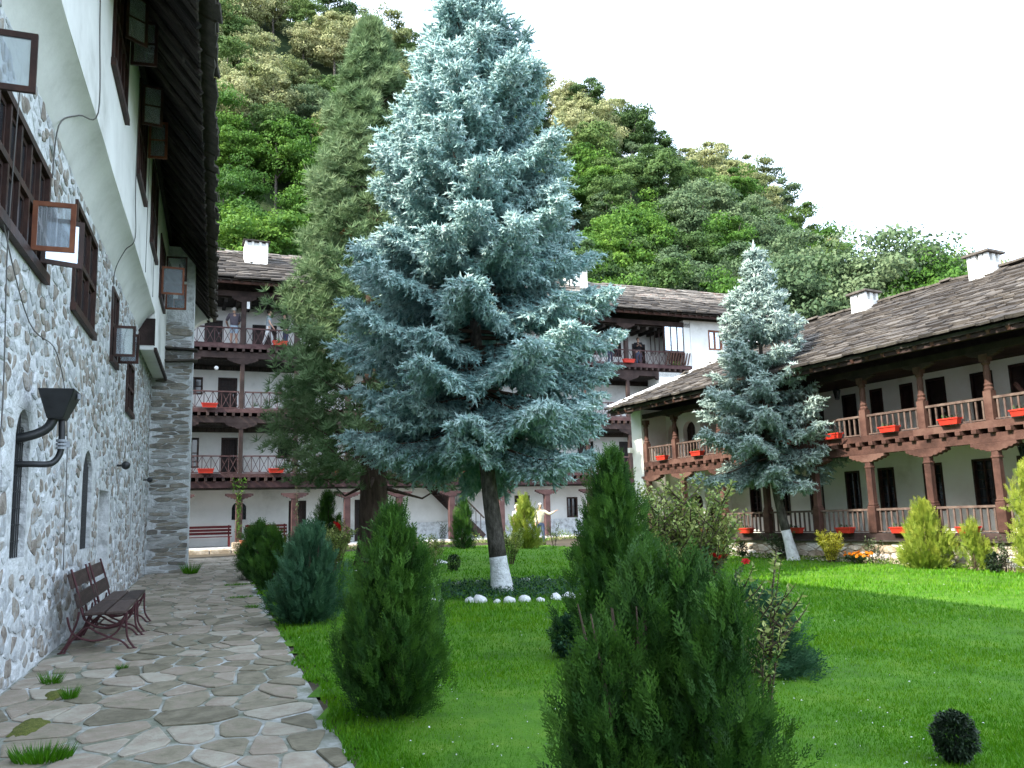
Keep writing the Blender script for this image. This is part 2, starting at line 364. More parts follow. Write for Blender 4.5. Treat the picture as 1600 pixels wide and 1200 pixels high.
tag(link('hill', np_mesh('hill', V, Fc, M['hill'], smooth=True)), 'steep wooded hillside behind the monastery', kind='structure')

# lawn: a gently uneven sheet between the path and the two galleries
def in_lawn(x, y):
    l = LI @ Vector((x, y, 0))
    if l.y > -2.60: return False
    if l.x > 32.6: return False
    if (RI @ Vector((x, y, 0))).y < .30: return False
    if (FI @ Vector((x, y, 0))).y > -2.6: return False
    return y > .5
step = .25; cells = []
gx = np.arange(-13, 16, step); gy = np.arange(.5, 42, step); idx = {}; V = []
for i, x in enumerate(gx):
    for j, y in enumerate(gy):
        if in_lawn(x+step/2, y+step/2):
            q = []
            for a, b in ((0, 0), (1, 0), (1, 1), (0, 1)):
                k = (i+a, j+b)
                if k not in idx:
                    X, Y = x+a*step, y+b*step; l = LI @ Vector((X, Y, 0))
                    idx[k] = len(V); V.append((X, Y, .012+.014*math.sin(X*1.3+Y*.7)*math.sin(Y*.9)+(.012 if l.y < -2.8 else -.01)))
                q.append(idx[k])
            cells.append(q)
tag(link('lawn', np_mesh('lawn', V, cells, M['ground'], smooth=True)), 'mown lawn of the courtyard', kind='structure')

# grass blades, denser near the camera
def make_grass():
    K = 420000; r = np.random.default_rng(3)
    Y = 3.2/(1-r.random(K)*(1-3.2/34)); X = (r.random(K)*1.5-.74)*Y*.93+.02*Y
    li = np.array(LI.to_3x3()); lo = np.array(LI.translation); P = np.stack([X, Y, np.zeros(K)], 1)
    lp = P@li.T+lo; ri = np.array(RI.to_3x3()); rp = P@ri.T+np.array(RI.translation); fi = np.array(FI.to_3x3()); fp = P@fi.T+np.array(FI.translation)
    edge = .045*np.sin(lp[:, 0]*2.3)+.035*np.sin(lp[:, 0]*7.1)
    ok = (lp[:, 1] < -2.57+edge) & (lp[:, 0] < 32.6) & (rp[:, 1] > .28) & (fp[:, 1] < -2.5)
    P = P[ok]; Y = Y[ok]; K = len(P)
    cl_ = .5+.5*np.sin(P[:, 0]*.55+1.7*np.sin(P[:, 1]*.37))*np.cos(P[:, 1]*.8+np.sin(P[:, 0]*.9)); pat = .5+.5*np.sin(P[:, 0]*1.9+np.sin(P[:, 1]*1.1)*2)*np.sin(P[:, 1]*1.4+np.cos(P[:, 0]*.8)*2)
    clump = r.random(K)**3
    h = (.020+.022*r.random(K)+.010*pat+.028*clump)*np.clip(Y/9, .8, 1.6); wd = .0045*np.clip(Y/5, .9, 6)*(.7+.6*r.random(K))
    a = r.random(K)*2*PI; ln = (.3+.7*r.random(K))*h*.7; b = r.random(K)*2*PI
    dx = np.stack([np.cos(a)*wd, np.sin(a)*wd, np.zeros(K)], 1)
    tip = np.stack([np.cos(b)*ln, np.sin(b)*ln, h], 1)
    V = np.stack([P-dx, P+dx, P+tip], 1).reshape(-1, 3); V[:, 2] += .004
    tone = np.repeat(np.clip(.12+.40*r.random(K)+.25*pat*r.random(K)+.2*clump+.30*cl_, 0, 1.2), 3)
    return np_mesh('grass', V, np.arange(3*K).reshape(-1, 3), M['grass'], tone)
tag(link('grass', make_grass()), 'short bright green grass covering the courtyard lawn', 'grass', kind='stuff')

rc = np.random.default_rng(44); K = 420; Yc = 4.5/(1-rc.random(K)*(1-4.5/24)); Xc = (rc.random(K)*1.2-.5)*Yc*.8; ok = np.array([in_lawn(a, b) for a, b in zip(Xc, Yc)]); Xc, Yc = Xc[ok], Yc[ok]; K = len(Xc)
cv_ = np.array([(-.5, -.5, 0), (.5, -.5, 0), (.5, .5, 0), (-.5, .5, 0), (0, 0, .45)]); cf_ = np.array([(0, 1, 4), (1, 2, 4), (2, 3, 4), (3, 0, 4)])
tag(link('clover_flowers', scatter_mesh('clover_flowers', cv_, cf_, basis(rc.normal(0, 1, (K, 3)))*(.008*rc.uniform(.4, 1.5, K))[:, None, None], np.stack([Xc, Yc, rc.uniform(.03, .05, K)], 1), M['lime'])), 'tiny pale clover heads and fallen petals in the lawn', 'clover', kind='stuff')
# flagstone path along the stone building
PW = -2.56
path = MB().box(-8, 32.6, PW, .0, -.3, -.001)
po = path.build('path', M['grout']); po.matrix_world = LM; tag(po, 'flagstone path along the stone building', kind='structure')
rng = random.Random(11)
cellsv = voronoi(1.0, 32.5, PW+.01, -.02, .42, .29, rng, jit=.5, skip=.17)
cellsv.sort(key=lambda c: c[0][0] if c[0][0] > 4.3 else 60-c[0][0])
rest = MB()
for i, (p, poly) in enumerate(cellsv):
    poly, c = shrink(poly, rng.choice([.93, .95, .97, .88, .97]), .012, rng, .05)
    poly = chaikin(poly, .16)
    if len(poly) < 5: continue
    mb = MB() if i < 300 else rest
    h = rng.uniform(.006, .016)
    tx, ty = rng.uniform(-.012, .012), rng.uniform(-.012, .012)
    stone_shape(mb, poly, c, -.004, h, .07, lambda x, y, z, c=c, tx=tx, ty=ty: (x, y, z+((x-c[0])*tx+(y-c[1])*ty if z > 0 else 0)), rng.random(), rng)
    if i < 300: mb.build('flagstone', M['flag'], po, tone=True)
rest.build('flagstones_far', M['flag'], po, tone=True, kind='stuff')

# grass tufts and moss in the path joints
def tuft_mesh(n, rad, h, seed):
    r = np.random.default_rng(seed); a = r.random(n)*2*PI; d = rad*np.sqrt(r.random(n)); P = np.stack([np.cos(a)*d, np.sin(a)*d*.6, np.zeros(n)], 1)
    b = r.random(n)*2*PI; hh = h*(.4+.6*r.random(n)); wd = .004
    dx = np.stack([np.cos(b)*wd, np.sin(b)*wd, np.zeros(n)], 1); tip = np.stack([np.cos(a)*hh*.6, np.sin(a)*hh*.6, hh], 1)
    V = np.stack([P-dx, P+dx, P+tip], 1).reshape(-1, 3)
    return np_mesh('grass_tuft', V, np.arange(3*n).reshape(-1, 3), M['grass'], np.repeat(r.random(n)*.5, 3))
tm = [tuft_mesh(500, .16, .10, 1), tuft_mesh(160, .10, .13, 2), tuft_mesh(260, .22, .05, 5)]
for (s_, y_, k, sc, lab) in [(6.3, -.75, 0, 1.1, 'low bushy grass tuft in the path, nearest the camera'), (8.3, -.62, 1, .9, 'sparse weed blades growing before the near bench'), (9.1, -.35, 1, 1.0, 'tall thin weed at the wall foot by the bench legs'),
                         (9.6, -.9, 1, .5, 'tiny weed sprout on the path beside the bench'), (16.5, -2.2, 2, 1.1, 'flat grass patch on the lawn side of the path, middle one'),
                         (14.8, -2.35, 2, .9, 'flat grass patch at the lawn edge of the path, nearest one'), (19.5, -2.2, 2, 1.2, 'flat grass patch at the lawn edge of the path, farthest one'), (24.1, -1.15, 1, 2.6, 'leafy green weed clump at the foot of the projecting stone corner')]:
    o = link('grass_tuft', tm[k], loc=LM @ Vector((s_, y_, .006)), rot=(0, 0, s_), scale=(sc,)*3); tag(o, lab, 'grass tuft', 'weeds growing between the path stones')
for (s_, y_, rx, ry, lab) in [(7.3, -.5, .34, .13, 'yellow green moss cushion between flagstones near the bench'), (8.5, -.48, .22, .09, 'brownish moss cushion at the feet of the near bench')]:
    mb = MB(); pr = random.Random(int(s_*10)); n = 22
    ring = [(rx*math.cos(2*PI*k/n)*pr.uniform(.75, 1.1), ry*math.sin(2*PI*k/n)*pr.uniform(.75, 1.1)) for k in range(n)]
    mb.add([(x, y, .004) for x, y in ring]+[(x*.7, y*.7, .024+pr.uniform(0, .006)) for x, y in ring]+[(0, 0, .03)], [(i, (i+1) % n, n+(i+1) % n, n+i) for i in range(n)]+[(n+i, n+(i+1) % n, 2*n) for i in range(n)])
    o = mb.build('moss_patch', mat('moss', [(.06, .07, .02), (.12, .14, .025), (.17, .17, .05)], 30, .95, .8), smooth=True); o.location = LM @ Vector((s_, y_, 0)); o.rotation_euler = (0, 0, L_RZ); tag(o, lab, 'moss', 'moss cushions on the path')

# ------------------------------------------------------------------ roof slabs
def slab_variants(n=8, seed=5):
    r = random.Random(seed); out = []
    for _ in range(n):
        pts = [(-.5, -.5+r.uniform(0, .1)), (r.uniform(-.2, .1), -.5-r.uniform(0, .12)), (.5, -.5+r.uniform(0, .14)), (.5+r.uniform(-.03, .03), .5), (-.5+r.uniform(-.03, .03), .5)]
        out.append(pts)
    return out
SV = slab_variants()
SLABM = []
for pts in SV:
    mb = MB(); mb.prism(pts, 'z', 0, 1); SLABM.append(mb.mesh('roof_slab', M['slab']))
def roof_slabs(parent, O, ex, ey, length, rise, keep, prio, cap=300, row=.22, depth=.46, wmin=.3, wmax=.72, thick=(.025, .05), seed=1):
    """overlapping slate slabs on a roof plane; the CAP of highest priority are objects of their own, the rest one part"""
    r = random.Random(seed); ez = ex.cross(ey).normalized(); L = []
    if ez.z < 0: ez = -ez
    j = 0
    while j*row < rise:
        x = -r.uniform(0, .4); v = j*row
        while x < length:
            wd = r.uniform(wmin, wmax); p = O+ex*(x+wd/2)+ey*(v+depth*.32+r.uniform(-.05, .05))
            if keep(x+wd/2, v): L.append((x+wd/2, v, wd, p, r.uniform(*thick), r.uniform(-.06, .06), r.uniform(.07, .20), r.random(), r.randrange(8)))
            x += wd*.97
        j += 1
    L.sort(key=lambda a: -prio(a[0], a[1]))
    rest = MB()
    for i, (x, v, wd, p, th, yaw, pitch, tone, k) in enumerate(L):
        a = Matrix((ex, ey, ez)).transposed().to_4x4(); m = Matrix.Translation(p+ez*(.02+r.uniform(0, .02))) @ a @ Matrix.Rotation(yaw, 4, 'Z') @ Matrix.Rotation(pitch*-.9, 4, 'X') @ Matrix.Diagonal((wd, depth*r.uniform(.9, 1.15), th, 1))
        if i < cap:
            o = link('roof_slab', SLABM[k], parent); o.matrix_local = m
        else:
            n = 5; pts = SV[k]; vs = [m @ Vector((q[0], q[1], h)) for h in (0, 1) for q in pts]
            rest.add(vs, [tuple(range(n))[::-1], tuple(range(n, 2*n))]+[(i_, (i_+1) % n, n+(i_+1) % n, n+i_) for i_ in range(n)], tone)
    if rest.v: rest.build('roof_slabs', M['slab'], parent, tone=True, kind='stuff')

# ================================================================== STONE BUILDING ON THE LEFT
LB = empty('stone_building', L_O, L_RZ, 'long rubble stone building with white overhanging upper storey, left of the path', 'building')
WIN = [(6.55, 9.7, 3.97, 5.12), (11.45, 13.4, 4.1, 5.48), (15.5, 16.4, 4.15, 5.4), (18.3, 19.75, 3.62, 4.66)]
ARCH = [(8.85, 9.5, 1.15, 2.55), (13.1, 14.05, 1.07, 2.47)]
SLIT = [(20.2, 20.55, .93, 2.37), (23.1, 23.5, .58, 2.25)]
DOOR = [(14.95, 16.3, .30, 1.95)]
holes = WIN+ARCH+SLIT+DOOR
lw = wall_mb(-26, 31, -.2, 6.3, 0, .45, holes, [(8.85, 9.5, 2.2, 2.55), (13.1, 14.05, 2.0, 2.47), (20.2, 20.55, 2.2, 2.37), (23.1, 23.5, 2.05, 2.25)])
lwall = lw.build('wall', M['mortar'], LB)
rng = random.Random(21); rest = MB(); n_i = 0
cl = voronoi(2.5, 24.85, 0.0, 5.72, .235, .150, rng, jit=.5, skip=.06)
cl = [c for c in cl if not any(h[0]-.03 < v[0] < h[1]+.03 and h[2]-.03 < v[1] < h[3]+.03 for h in holes for v in c[1]+[c[0]])]
cl.sort(key=lambda c: abs(c[0][0]-8.2)+.2*abs(c[0][1]-1.6))
for i, (p, poly) in enumerate(cl):
    poly, c = shrink(poly, rng.choice([.95, .90, .82, .70, .5]), .004, rng, .2); poly = chaikin(poly, .17)
    own = i < 300; mb = MB() if own else rest; h = rng.uniform(.004, .022)
    stone_shape(mb, poly, c, -.01, h, .28, lambda x, z, h_: (x, -h_, z), rng.random(), rng, dome=rng.uniform(-.002, .008))
    if own: mb.build('stone', M['wallstone'], lwall, tone=True)
rest.build('rubble_stones', M['wallstone'], lwall, tone=True, kind='stuff')
MB().box(-25.9, 30.9, .9, 1.0, 0, 9.4).build('dark_room_backing', M['dark'], LB)  # black sheet added behind the openings, stands for unlit rooms
# dressed stones in the door niche
mb = MB(); r_ = random.Random(4)
for k in range(7):
    z = .02+.27*k
    mb.box(14.97, 16.28, .36, .44, z, z+.24, r_.random())
mb.build('door_blocking_stones', M['coursestone'], LB, tone=True, kind='stuff')
# projecting corner at the far end
bt = MB().box(24.9, 25.75, -1.05, -.001, -.1, 9.0).build('projecting_corner', M['mortar'], LB)
cl = voronoi(-1.04, -.01, 0, 6.9, .50, .095, random.Random(8), jit=.34, skip=.08); rest = MB(); rng = random.Random(9)
cl.sort(key=lambda c: c[0][1])
for i, (p, poly) in enumerate(cl):
    poly, c = shrink(poly, rng.choice([.97, .92, .8]), .003, rng, .08); poly = chaikin(poly, .14); mb = MB()
    stone_shape(mb, poly, c, -.01, rng.uniform(.008, .035), .12, lambda y, z, h_: (24.9-h_, y, z), rng.random(), rng)
    mb.build('stone', M['coursestone'], bt, tone=True) if i < 290 else None
for z, a in ((6.05, .04), (5.72, -.05)):
    MB().cbox((24.8, -.62, z), .45, 1.1, .045, rx=a).build('slate_ledge', M['slab'], bt)
# white upper storey, plaster cove, timber soffit
UWIN = [(11.45, 13.25, 7.38, 9.05), (15.15, 16.8, 7.35, 9.05), (18.4, 20.1, 7.15, 8.9), (21.5, 23.3, 6.75, 8.3), (7.4, 9.2, 7.38, 9.05)]
up = wall_mb(-26, 20.6, 6.12, 9.6, -.34, -.04, [h for h in UWIN if h[1] < 20.6]); up.build('upper_wall', M['plaster'], LB)
wall_mb(20.603, 31, 5.25, 9.6, -.34, -.04, [h for h in UWIN if h[0] > 20.6]).build('upper_wall', M['plaster'], LB)
mb = MB(); cv = [(.0, 5.70), (-.045, 5.78), (-.10, 5.88), (-.17, 5.98), (-.25, 6.06), (-.342, 6.122)]
n = 60; ss = np.linspace(-26, 20.6, n)
vs = [(s, y+.006*math.sin(s*1.7+k), z+.012*math.sin(s*1.1+k*.7)*(0 < k < 5)) for s in ss for k, (y, z) in enumerate(cv)]
mb.add(vs, [(i*6+k, (i+1)*6+k, (i+1)*6+k+1, i*6+k+1) for i in range(n-1) for k in range(5)]+[tuple((n-1)*6+k for k in range(6))])
mb.build('plaster_cove', M['plaster'], LB, smooth=True)
for k in range(9):
    z0 = 5.62-.045*k; y0 = -.02-.04*k
    MB().cbox((22.8, y0-.02, 5.55-.038*k), 4.3, .052, .03, rx=.2).build('soffit_board', M['wood_dark'], LB)
MB().cbox((20.62, -.17, 5.66), .08, .36, .62).build('soffit_end_board', M['wood_dark'], LB)
MB().bar((20.55, -.37, 5.25), (25.0, -.37, 5.22), .06, .09).build('edge_beam', M['wood_dark'], LB)
# roof: planks under the eaves, rafters, slabs on top
lroof = MB()
EY, EZ, WY, WZ, RY, RZ = -1.38, 8.2, -.34, 9.52, 3.8, 11.5
pr = [(EY, EZ+.06), (WY, WZ+.06), (RY, RZ), (8.2, 9.2), (8.2, 9.35), (RY, RZ+.18), (WY-.02, WZ+.22), (EY, EZ+.16)]
lroof.prism([(y, z) for y, z in pr], 'x', -26.5, 31.1)
lroof_o = lroof.build('roof', M['slab'], LB)
pv = Vector((0, WY-EY, WZ-EZ)); pl = pv.length; ang = math.atan2(pv.z, pv.y); rng = random.Random(31); s = -2.0
while s < 31:
    wd = rng.uniform(.17, .34)
    mb = MB().cbox((0, 0, 0), wd*.96, pl+.1, .028)
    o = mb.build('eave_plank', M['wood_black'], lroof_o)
    o.location = (s+wd/2, (EY+WY)/2+.02, (EZ+WZ)/2+.02+rng.uniform(-.03, .015)); o.rotation_euler = (ang+rng.uniform(-.012, .012), rng.uniform(-.09, .09), rng.uniform(-.05, .05)); s += wd
rm = MB().tube([(0, -pl/2-.06, 0), (0, pl/2, 0)], [.045, .06], 6).mesh('rafter', M['wood_black'])
for k in range(46):
    o = link('rafter', rm, lroof_o, (1.0+k*.66, (EY+WY)/2+.02, (EZ+WZ)/2-.05), (ang, 0, rng.uniform(-.03, .03)))
MB().box(-26, 31, WY-.10, WY-.01, 9.1, 9.28).build('wall_plate', M['wood_black'], lroof_o)
mb = MB(); s = -3.0
while s < 31.2:       # jagged edge of slates seen from below
    wd = rng.uniform(.25, .6)
    for q in range(2):
        mb.cbox((s+wd/2, EY-.02-rng.uniform(-.05, .06)+.03*q, EZ+.19+.045*q), wd, .5, .035, rx=.45, rz=rng.uniform(-.1, .1))
    s += wd*.95
mb.build('edge_slabs', M['slab'], lroof_o, kind='stuff')
# curved white cornice closing the end of the eaves
mb = MB(); cpts = [(-.34, 7.35)]+[(-.62-.88*(1-math.cos(t)), 7.28+.92*math.sin(t)**1.3) for t in [k*PI/2/8 for k in range(9)]]+[(-.34, 9.3)]
mb.prism(cpts, 'x', 30.5, 31.0); mb.build('end_cornice', M['plaster'], LB)
MB().box(-26, 31, 7.9, 8.3, -.2, 9.4).build('rear_wall', M['plaster'], LB)
for sx in (-26, 30.55): MB().box(sx+.003, sx+.44, .452, 7.9, -.1, 9.45).build('end_wall', M['plaster'], LB)

def casement_mesh(w, h, m, tiers=1, fw=.045):
    mb = MB(); t = .032
    mb.box(0, fw, -t/2, t/2, 0, h); mb.box(w-fw, w, -t/2, t/2, 0, h); mb.box(fw, w-fw, -t/2, t/2, 0, fw); mb.box(fw, w-fw, -t/2, t/2, h-fw, h)
    for k in range(1, tiers): mb.box(fw, w-fw, -t/3, t/3, h*k/tiers-.014, h*k/tiers+.014)
    return mb.mesh('casement', m)
def pane_mesh(w, h, m, fw=.045):
    return MB().box(fw, w-fw, -.003, .003, fw, h-fw).mesh('pane', m)
def lwindow(s0, s1, z0, z1, y, opens, group=None, cols=2, rows=2):
    """frame with cols x rows casements; opens: {(col,row): (angle_deg, material)} turned outward"""
    mb = MB(); a, b = y-.035, y+.10; fw = .075
    mb.box(s0, s0+fw, a, b, z0, z1); mb.box(s1-fw, s1, a, b, z0, z1); mb.box(s0+fw, s1-fw, a, b, z1-fw, z1); mb.box(s0-.03, s1+.03, a-.03, b, z0-.05, z0+.05)
    zt = z0+(z1-z0)*.5; wc = (s1-s0-2*fw)/cols
    mb.box(s0+fw, s1-fw, a+.01, b, zt-.035, zt+.035)
    for c in range(1, cols): mb.box(s0+fw+wc*c-.03, s0+fw+wc*c+.03, a+.012, b, z0+.05, z1-fw)
    wo = mb.build('window', M['win_frame'], LB)
    hs = [(z0+.05, zt-.035), (zt+.035, z1-fw)]
    for c in range(cols):
        for r in range(rows):
            w_ = wc-.06 if 0 < c < cols-1 else wc-.035; h_ = hs[r][1]-hs[r][0]-.006; sx = s0+fw+wc*c+(.032 if c else .003); zz = hs[r][0]+.003
            if (c, r) in opens:
                ad, mt, fm = opens[(c, r)]; hinge_r = ad > 90
                loc = (sx+w_ if hinge_r else sx, y-.05, zz); rot = (0, 0, -R(ad))
            else:
                loc = (sx, y+.03, zz); rot = (0, 0, 0); mt = M['glass']; fm = M['win_frame']
            link('casement', casement_mesh(w_, h_, fm, 2 if h_ > .7 else 1), wo, loc, rot)
            link('pane', pane_mesh(w_, h_, mt), wo, loc, rot)
    MB().box(s0+fw, s1-fw, y+.4, y+.42, z0, z1).build('dark_window_backing', M['dark'], wo)  # dark sheet painting the unlit room behind the frame
    return wo
P_, RW, WF = M['pane'], M['redwood'], M['win_frame']
lwindow(*WIN[0], 0, {(0, 1): (88, P_, WF), (5, 0): (88, P_, RW), (6, 0): (66, P_, WF)}, cols=7)
lwindow(*WIN[1], 0, {}, cols=3)
lwindow(*WIN[2], 0, {(0, 0): (88, P_, WF), (1, 0): (95, P_, WF)})
lwindow(*WIN[3], 0, {})
lwindow(*UWIN[0], -.34, {(3, 1): (95, P_, WF), (2, 1): (50, P_, WF)}, cols=4)
lwindow(*UWIN[1], -.34, {(0, 1): (80, P_, WF), (3, 1): (95, P_, RW)}, cols=4)
lwindow(*UWIN[2], -.34, {}, cols=3)
lwindow(*UWIN[3], -.34, {(0, 0): (85, P_, RW), (2, 1): (92, P_, WF), (2, 0): (92, P_, RW)}, cols=3)
lwindow(*UWIN[4], -.34, {}, cols=3)
for (a, b, z0, z1) in ARCH+SLIT:
    mb = MB(); n = max(3, int((b-a)/.075))
    for k in range(1, n): mb.tube([(a+(b-a)*k/n, .05, z0+.002), (a+(b-a)*k/n, .05, z1-.14*(abs(k/n-.5) > .2)-.03)], .007, 5)
    for k in range(1, 9): mb.bar((a+.004, .055, z0+(z1-z0)*k/9), (b-.004, .055, z0+(z1-z0)*k/9), .006, .012)
    go = mb.build('window_grille', M['black_metal'], LB)
    MB().box(a+.001, b-.001, .10, .13, z0+.001, z1-.002).build('pane', M['dark'], go)  # dark sheet instead of glass, paints the opening's unlit depth
# cables and small fittings fixed to the stone building
wires = [([Lw for Lw in [(9.8, -.36, 9.0), (9.9, -.37, 8.3), (10.2, -.36, 7.2), (10.3, -.37, 6.14), (10.1, -.2, 5.99), (9.8, -.06, 5.72), (9.75, -.03, 5.1)]], .008),
         ([(14.9, -.37, 8.9), (14.95, -.36, 7.0), (15.1, -.37, 6.16), (15.3, -.2, 5.98), (15.4, -.04, 5.6), (15.5, -.03, 5.0)], .008),
         ([(6.5, -.045, 4.9), (7.6, -.05, 4.0), (8.9, -.05, 3.35), (10.4, -.05, 3.32), (11.3, -.05, 2.6), (11.5, -.05, .9)], .006),
         ([(8.05, -.05, 5.6), (7.9, -.05, 3.9), (8.05, -.05, 2.4), (7.8, -.05, .8)], .006),
         ([(17.3, -.37, 9.0), (17.3, -.37, 6.16)], .006), ([(19.2, -.37, 9.0), (19.3, -.37, 6.16)], .006)]
def smooth_line(p, n=6):
    p = [Vector(q) for q in p]; out = []
    for i in range(len(p)-1):
        a, b, c, d = p[max(i-1, 0)], p[i], p[i+1], p[min(i+2, len(p)-1)]
        for k in range(n):
            t = k/n; out.append(.5*((2*b)+(c-a)*t+(2*a-5*b+4*c-d)*t*t+(-a+3*b-3*c+d)*t**3))
    return out+[p[-1]]
for pts, r in wires:
    MB().tube(smooth_line(pts), r, 5).build('cable', M['wire'], LB, smooth=True)
# ================================================================== FAR THREE-STOREY TIMBER GALLERY
FB = empty('timber_gallery_building', F_O, 0, 'three storey white monastery wing with dark timber galleries across the far end', 'building', rot=F_ROT)
S0, S1 = -3.0, 24.0
FP = [-2.75, -.5, 1.78, 4.0, 6.2, 8.5, 10.9, 13.3, 15.6, 17.9, 20.2, 22.4]
WD, WMv, RL = M['wood_dark'], M['wood_mauve'], M['rail']
fl = [(.0, .2), (2.95, 3.15), (5.62, 5.82), (8.33, 8.53)]
f_open = [  # openings in the wall behind: x0, x1, z0, z1, kind
    (1.62, 2.22, 1.28, 2.05, 'arch'), (4.0, 4.75, .2, 2.05, 'door'), (6.9, 7.7, .2, 2.05, 'door'), (14.7, 15.5, .2, 2.12, 'door'), (17.5, 18.1, 1.0, 2.0, 'win'),
    (-.35, .22, 3.5, 4.78, 'win'), (1.12, 1.8, 3.15, 4.8, 'door'), (3.5, 4.1, 3.9, 4.8, 'win'), (5.4, 6.1, 3.15, 4.8, 'door'), (7.5, 8.1, 3.9, 4.8, 'win'), (9.6, 10.3, 3.15, 4.8, 'door'), (12.0, 12.6, 3.9, 4.8, 'win'), (14.3, 15.1, 3.15, 4.75, 'door'), (18.2, 19.1, 3.15, 4.8, 'door'), (20.6, 21.3, 3.15, 4.8, 'door'),
    (-.3, .3, 6.65, 7.4, 'win'), (.92, 1.72, 5.82, 7.42, 'door'), (4.4, 5.1, 5.82, 7.4, 'door'), (8.0, 8.8, 5.82, 7.4, 'door'), (12.2, 13.0, 5.82, 7.4, 'door'), (16.0, 16.8, 5.82, 7.4, 'door'),
    (.3, 1.05, 8.53, 9.95, 'door'), (2.3, 3.35, 8.53, 9.85, 'door'), (6.0, 6.8, 8.53, 9.9, 'door'), (10.0, 10.8, 8.53, 9.9, 'door'), (14.0, 14.8, 8.53, 9.9, 'door'), (18.1, 18.9, 8.53, 10.0, 'door'), (19.2, 19.75, 9.3, 10.15, 'win'), (20.3, 20.95, 9.25, 10.2, 'win'), (21.6, 22.4, 8.53, 10.0, 'door')]
fw = wall_mb(S0, S1+.0, 0, 11.0, 1.8, 2.15, [o[:4] for o in f_open], [(1.62, 2.22, 1.75, 2.05)])
fwall = fw.build('wall', M['plaster'], FB)
for (a, b, z0, z1, k) in f_open:
    mb = MB(); f = .07; y = 1.79
    if k != 'arch':
        mb.box(a, a+f, y, y+.16, z0, z1); mb.box(b-f, b, y, y+.16, z0, z1); mb.box(a+f, b-f, y, y+.16, z1-f, z1)
    if k == 'door':
        d = mb.build('door', M['door'], FB)
        m2 = MB(); n = 5; wd = (b-a-2*f)/n
        for q in range(n): m2.box(a+f+q*wd+.004, a+f+(q+1)*wd-.004, 1.87, 1.90+.008*(q % 2), z0, z1-f-.003)
        m2.box(a+f, b-f, 1.855, 1.868, z0+.35, z0+.43); m2.box(a+f, b-f, 1.855, 1.868, z1-.45, z1-.37)
        m2.build('door_leaf', M['door'], d)
        MB().cbox((b-f-.08, 1.845, z0+.85), .02, .03, .10).build('handle', M['grey_metal'], d)
    elif k == 'win':
        mb.box(a+f, b-f, y, y+.16, z0, z0+f); mb.box((a+b)/2-.02, (a+b)/2+.02, y+.05, y+.1, z0+f, z1-f); mb.box(a+f, b-f, y+.055, y+.095, (z0+z1)/2-.015, (z0+z1)/2+.015)
        d = mb.build('window', M['win_frame'], FB); MB().box(a+f, b-f, 1.93, 1.95, z0+f, z1-f).build('pane', M['glass'], d)
    else:
        for q in range(1, 6): mb.tube([(a+(b-a)*q/6, 1.85, z0), (a+(b-a)*q/6, 1.85, z1-.1*(q in (1, 5))-.02)], .012, 5)
        for q in range(1, 4): mb.bar((a, 1.855, z0+.19*q), (b, 1.855, z0+.19*q), .012, .02)
        d = mb.build('window_grille', M['black_metal'], FB); MB().box(a, b, 1.98, 2.0, z0, z1).build('pane', M['glass'], d)
MB().box(S0, S1, 2.3, 2.4, 0, 10.9).build('dark_room_backing', M['dark'], FB)  # dark sheet, gloom of the rooms put into its colour
MB().box(S0, S1, 7.6, 8.0, 0, 11).build('rear_wall', M['plaster'], FB)
MB().box(S0-.3, S0-.003, -.2, 8.0, 0, 11).build('end_wall', M['plaster'], FB)
# stone socle and porch edge
MB().box(9.2, S1, 1.70, 1.797, .2, .95).build('stone_dado', M['mortar'], FB)
MB().box(S0, S1, -.35, 1.8, -.2, .2).build('porch_floor', M['mortar'], FB)
rng = random.Random(3); s = S0
while s < S1:
    wd = rng.uniform(.4, .9); MB().cbox((s+wd/2, -.55, .04), wd*.95, .45, .22, rz=rng.uniform(-.03, .03)).build('step_stone', M['plinth'], FB, bevel=.02); s += wd
# floors, beams, joists, posts, rails
def scallop(w, h):     # bracket profile of the capitals, (x, z) with top at z=0
    p = [(-w, 0), (-w, -h*.35), (-w*.86, -h*.42), (-w*.8, -h*.62), (-w*.66, -h*.60), (-w*.56, -h*.82), (-w*.42, -h*.8), (-w*.3, -h)]
    return p+[(-x, z) for x, z in p[::-1]]
for li, (zb, zt) in enumerate(fl[1:]):
    MB().box(S0, S1, -.02, 1.79, zt-.06, zt-.002).build('gallery_floor', WD, FB)
    MB().box(S0, S1, -.12, -.022, zb+.06, zt+.03).build('edge_beam', WMv, FB)
    mb = MB(); s = S0+.1
    jm = MB().box(-.05, .05, -.26, 1.78, zb-.09, zb+.055).mesh('joist', WD)
    while s < S1-.1:
        link('joist', jm, FB, (s, 0, 0)); s += .335
    MB().box(S0, S1, -.1, .1, zb-.36, zb-.095).build('main_beam', WMv if li == 0 else WD, FB)
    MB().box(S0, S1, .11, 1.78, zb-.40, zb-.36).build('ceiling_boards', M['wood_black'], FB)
    if li: MB().box(S0, S1, 1.70, 1.785, zb-.60, zb-.41).build('wall_plate', M['wood_black'], FB)
MB().box(S0, S1, -.1, .1, 10.62, 10.86).build('main_beam', WD, FB)
levels = [(.2, 2.35, M['wood_mauve'], .13, .55), (3.15, 5.26, WD, .085, .62), (5.82, 7.97, WD, .085, .62), (8.53, 10.62, WD, .10, .5)]
for (z0, zt, m, hw, cw) in levels:
    pm = MB().box(-hw, hw, -hw, hw, z0, zt-.2).mesh('post', m, bevel=.012)
    cm = fixn(MB().prism(scallop(cw, .24), 'y', -hw*1.1, hw*1.1).mesh('capital', m))
    for s in FP:
        if s > 22 and z0 > 8: continue
        p = link('post', pm, FB, (s, 0, 0)); link('capital', cm, p, (0, 0, zt))
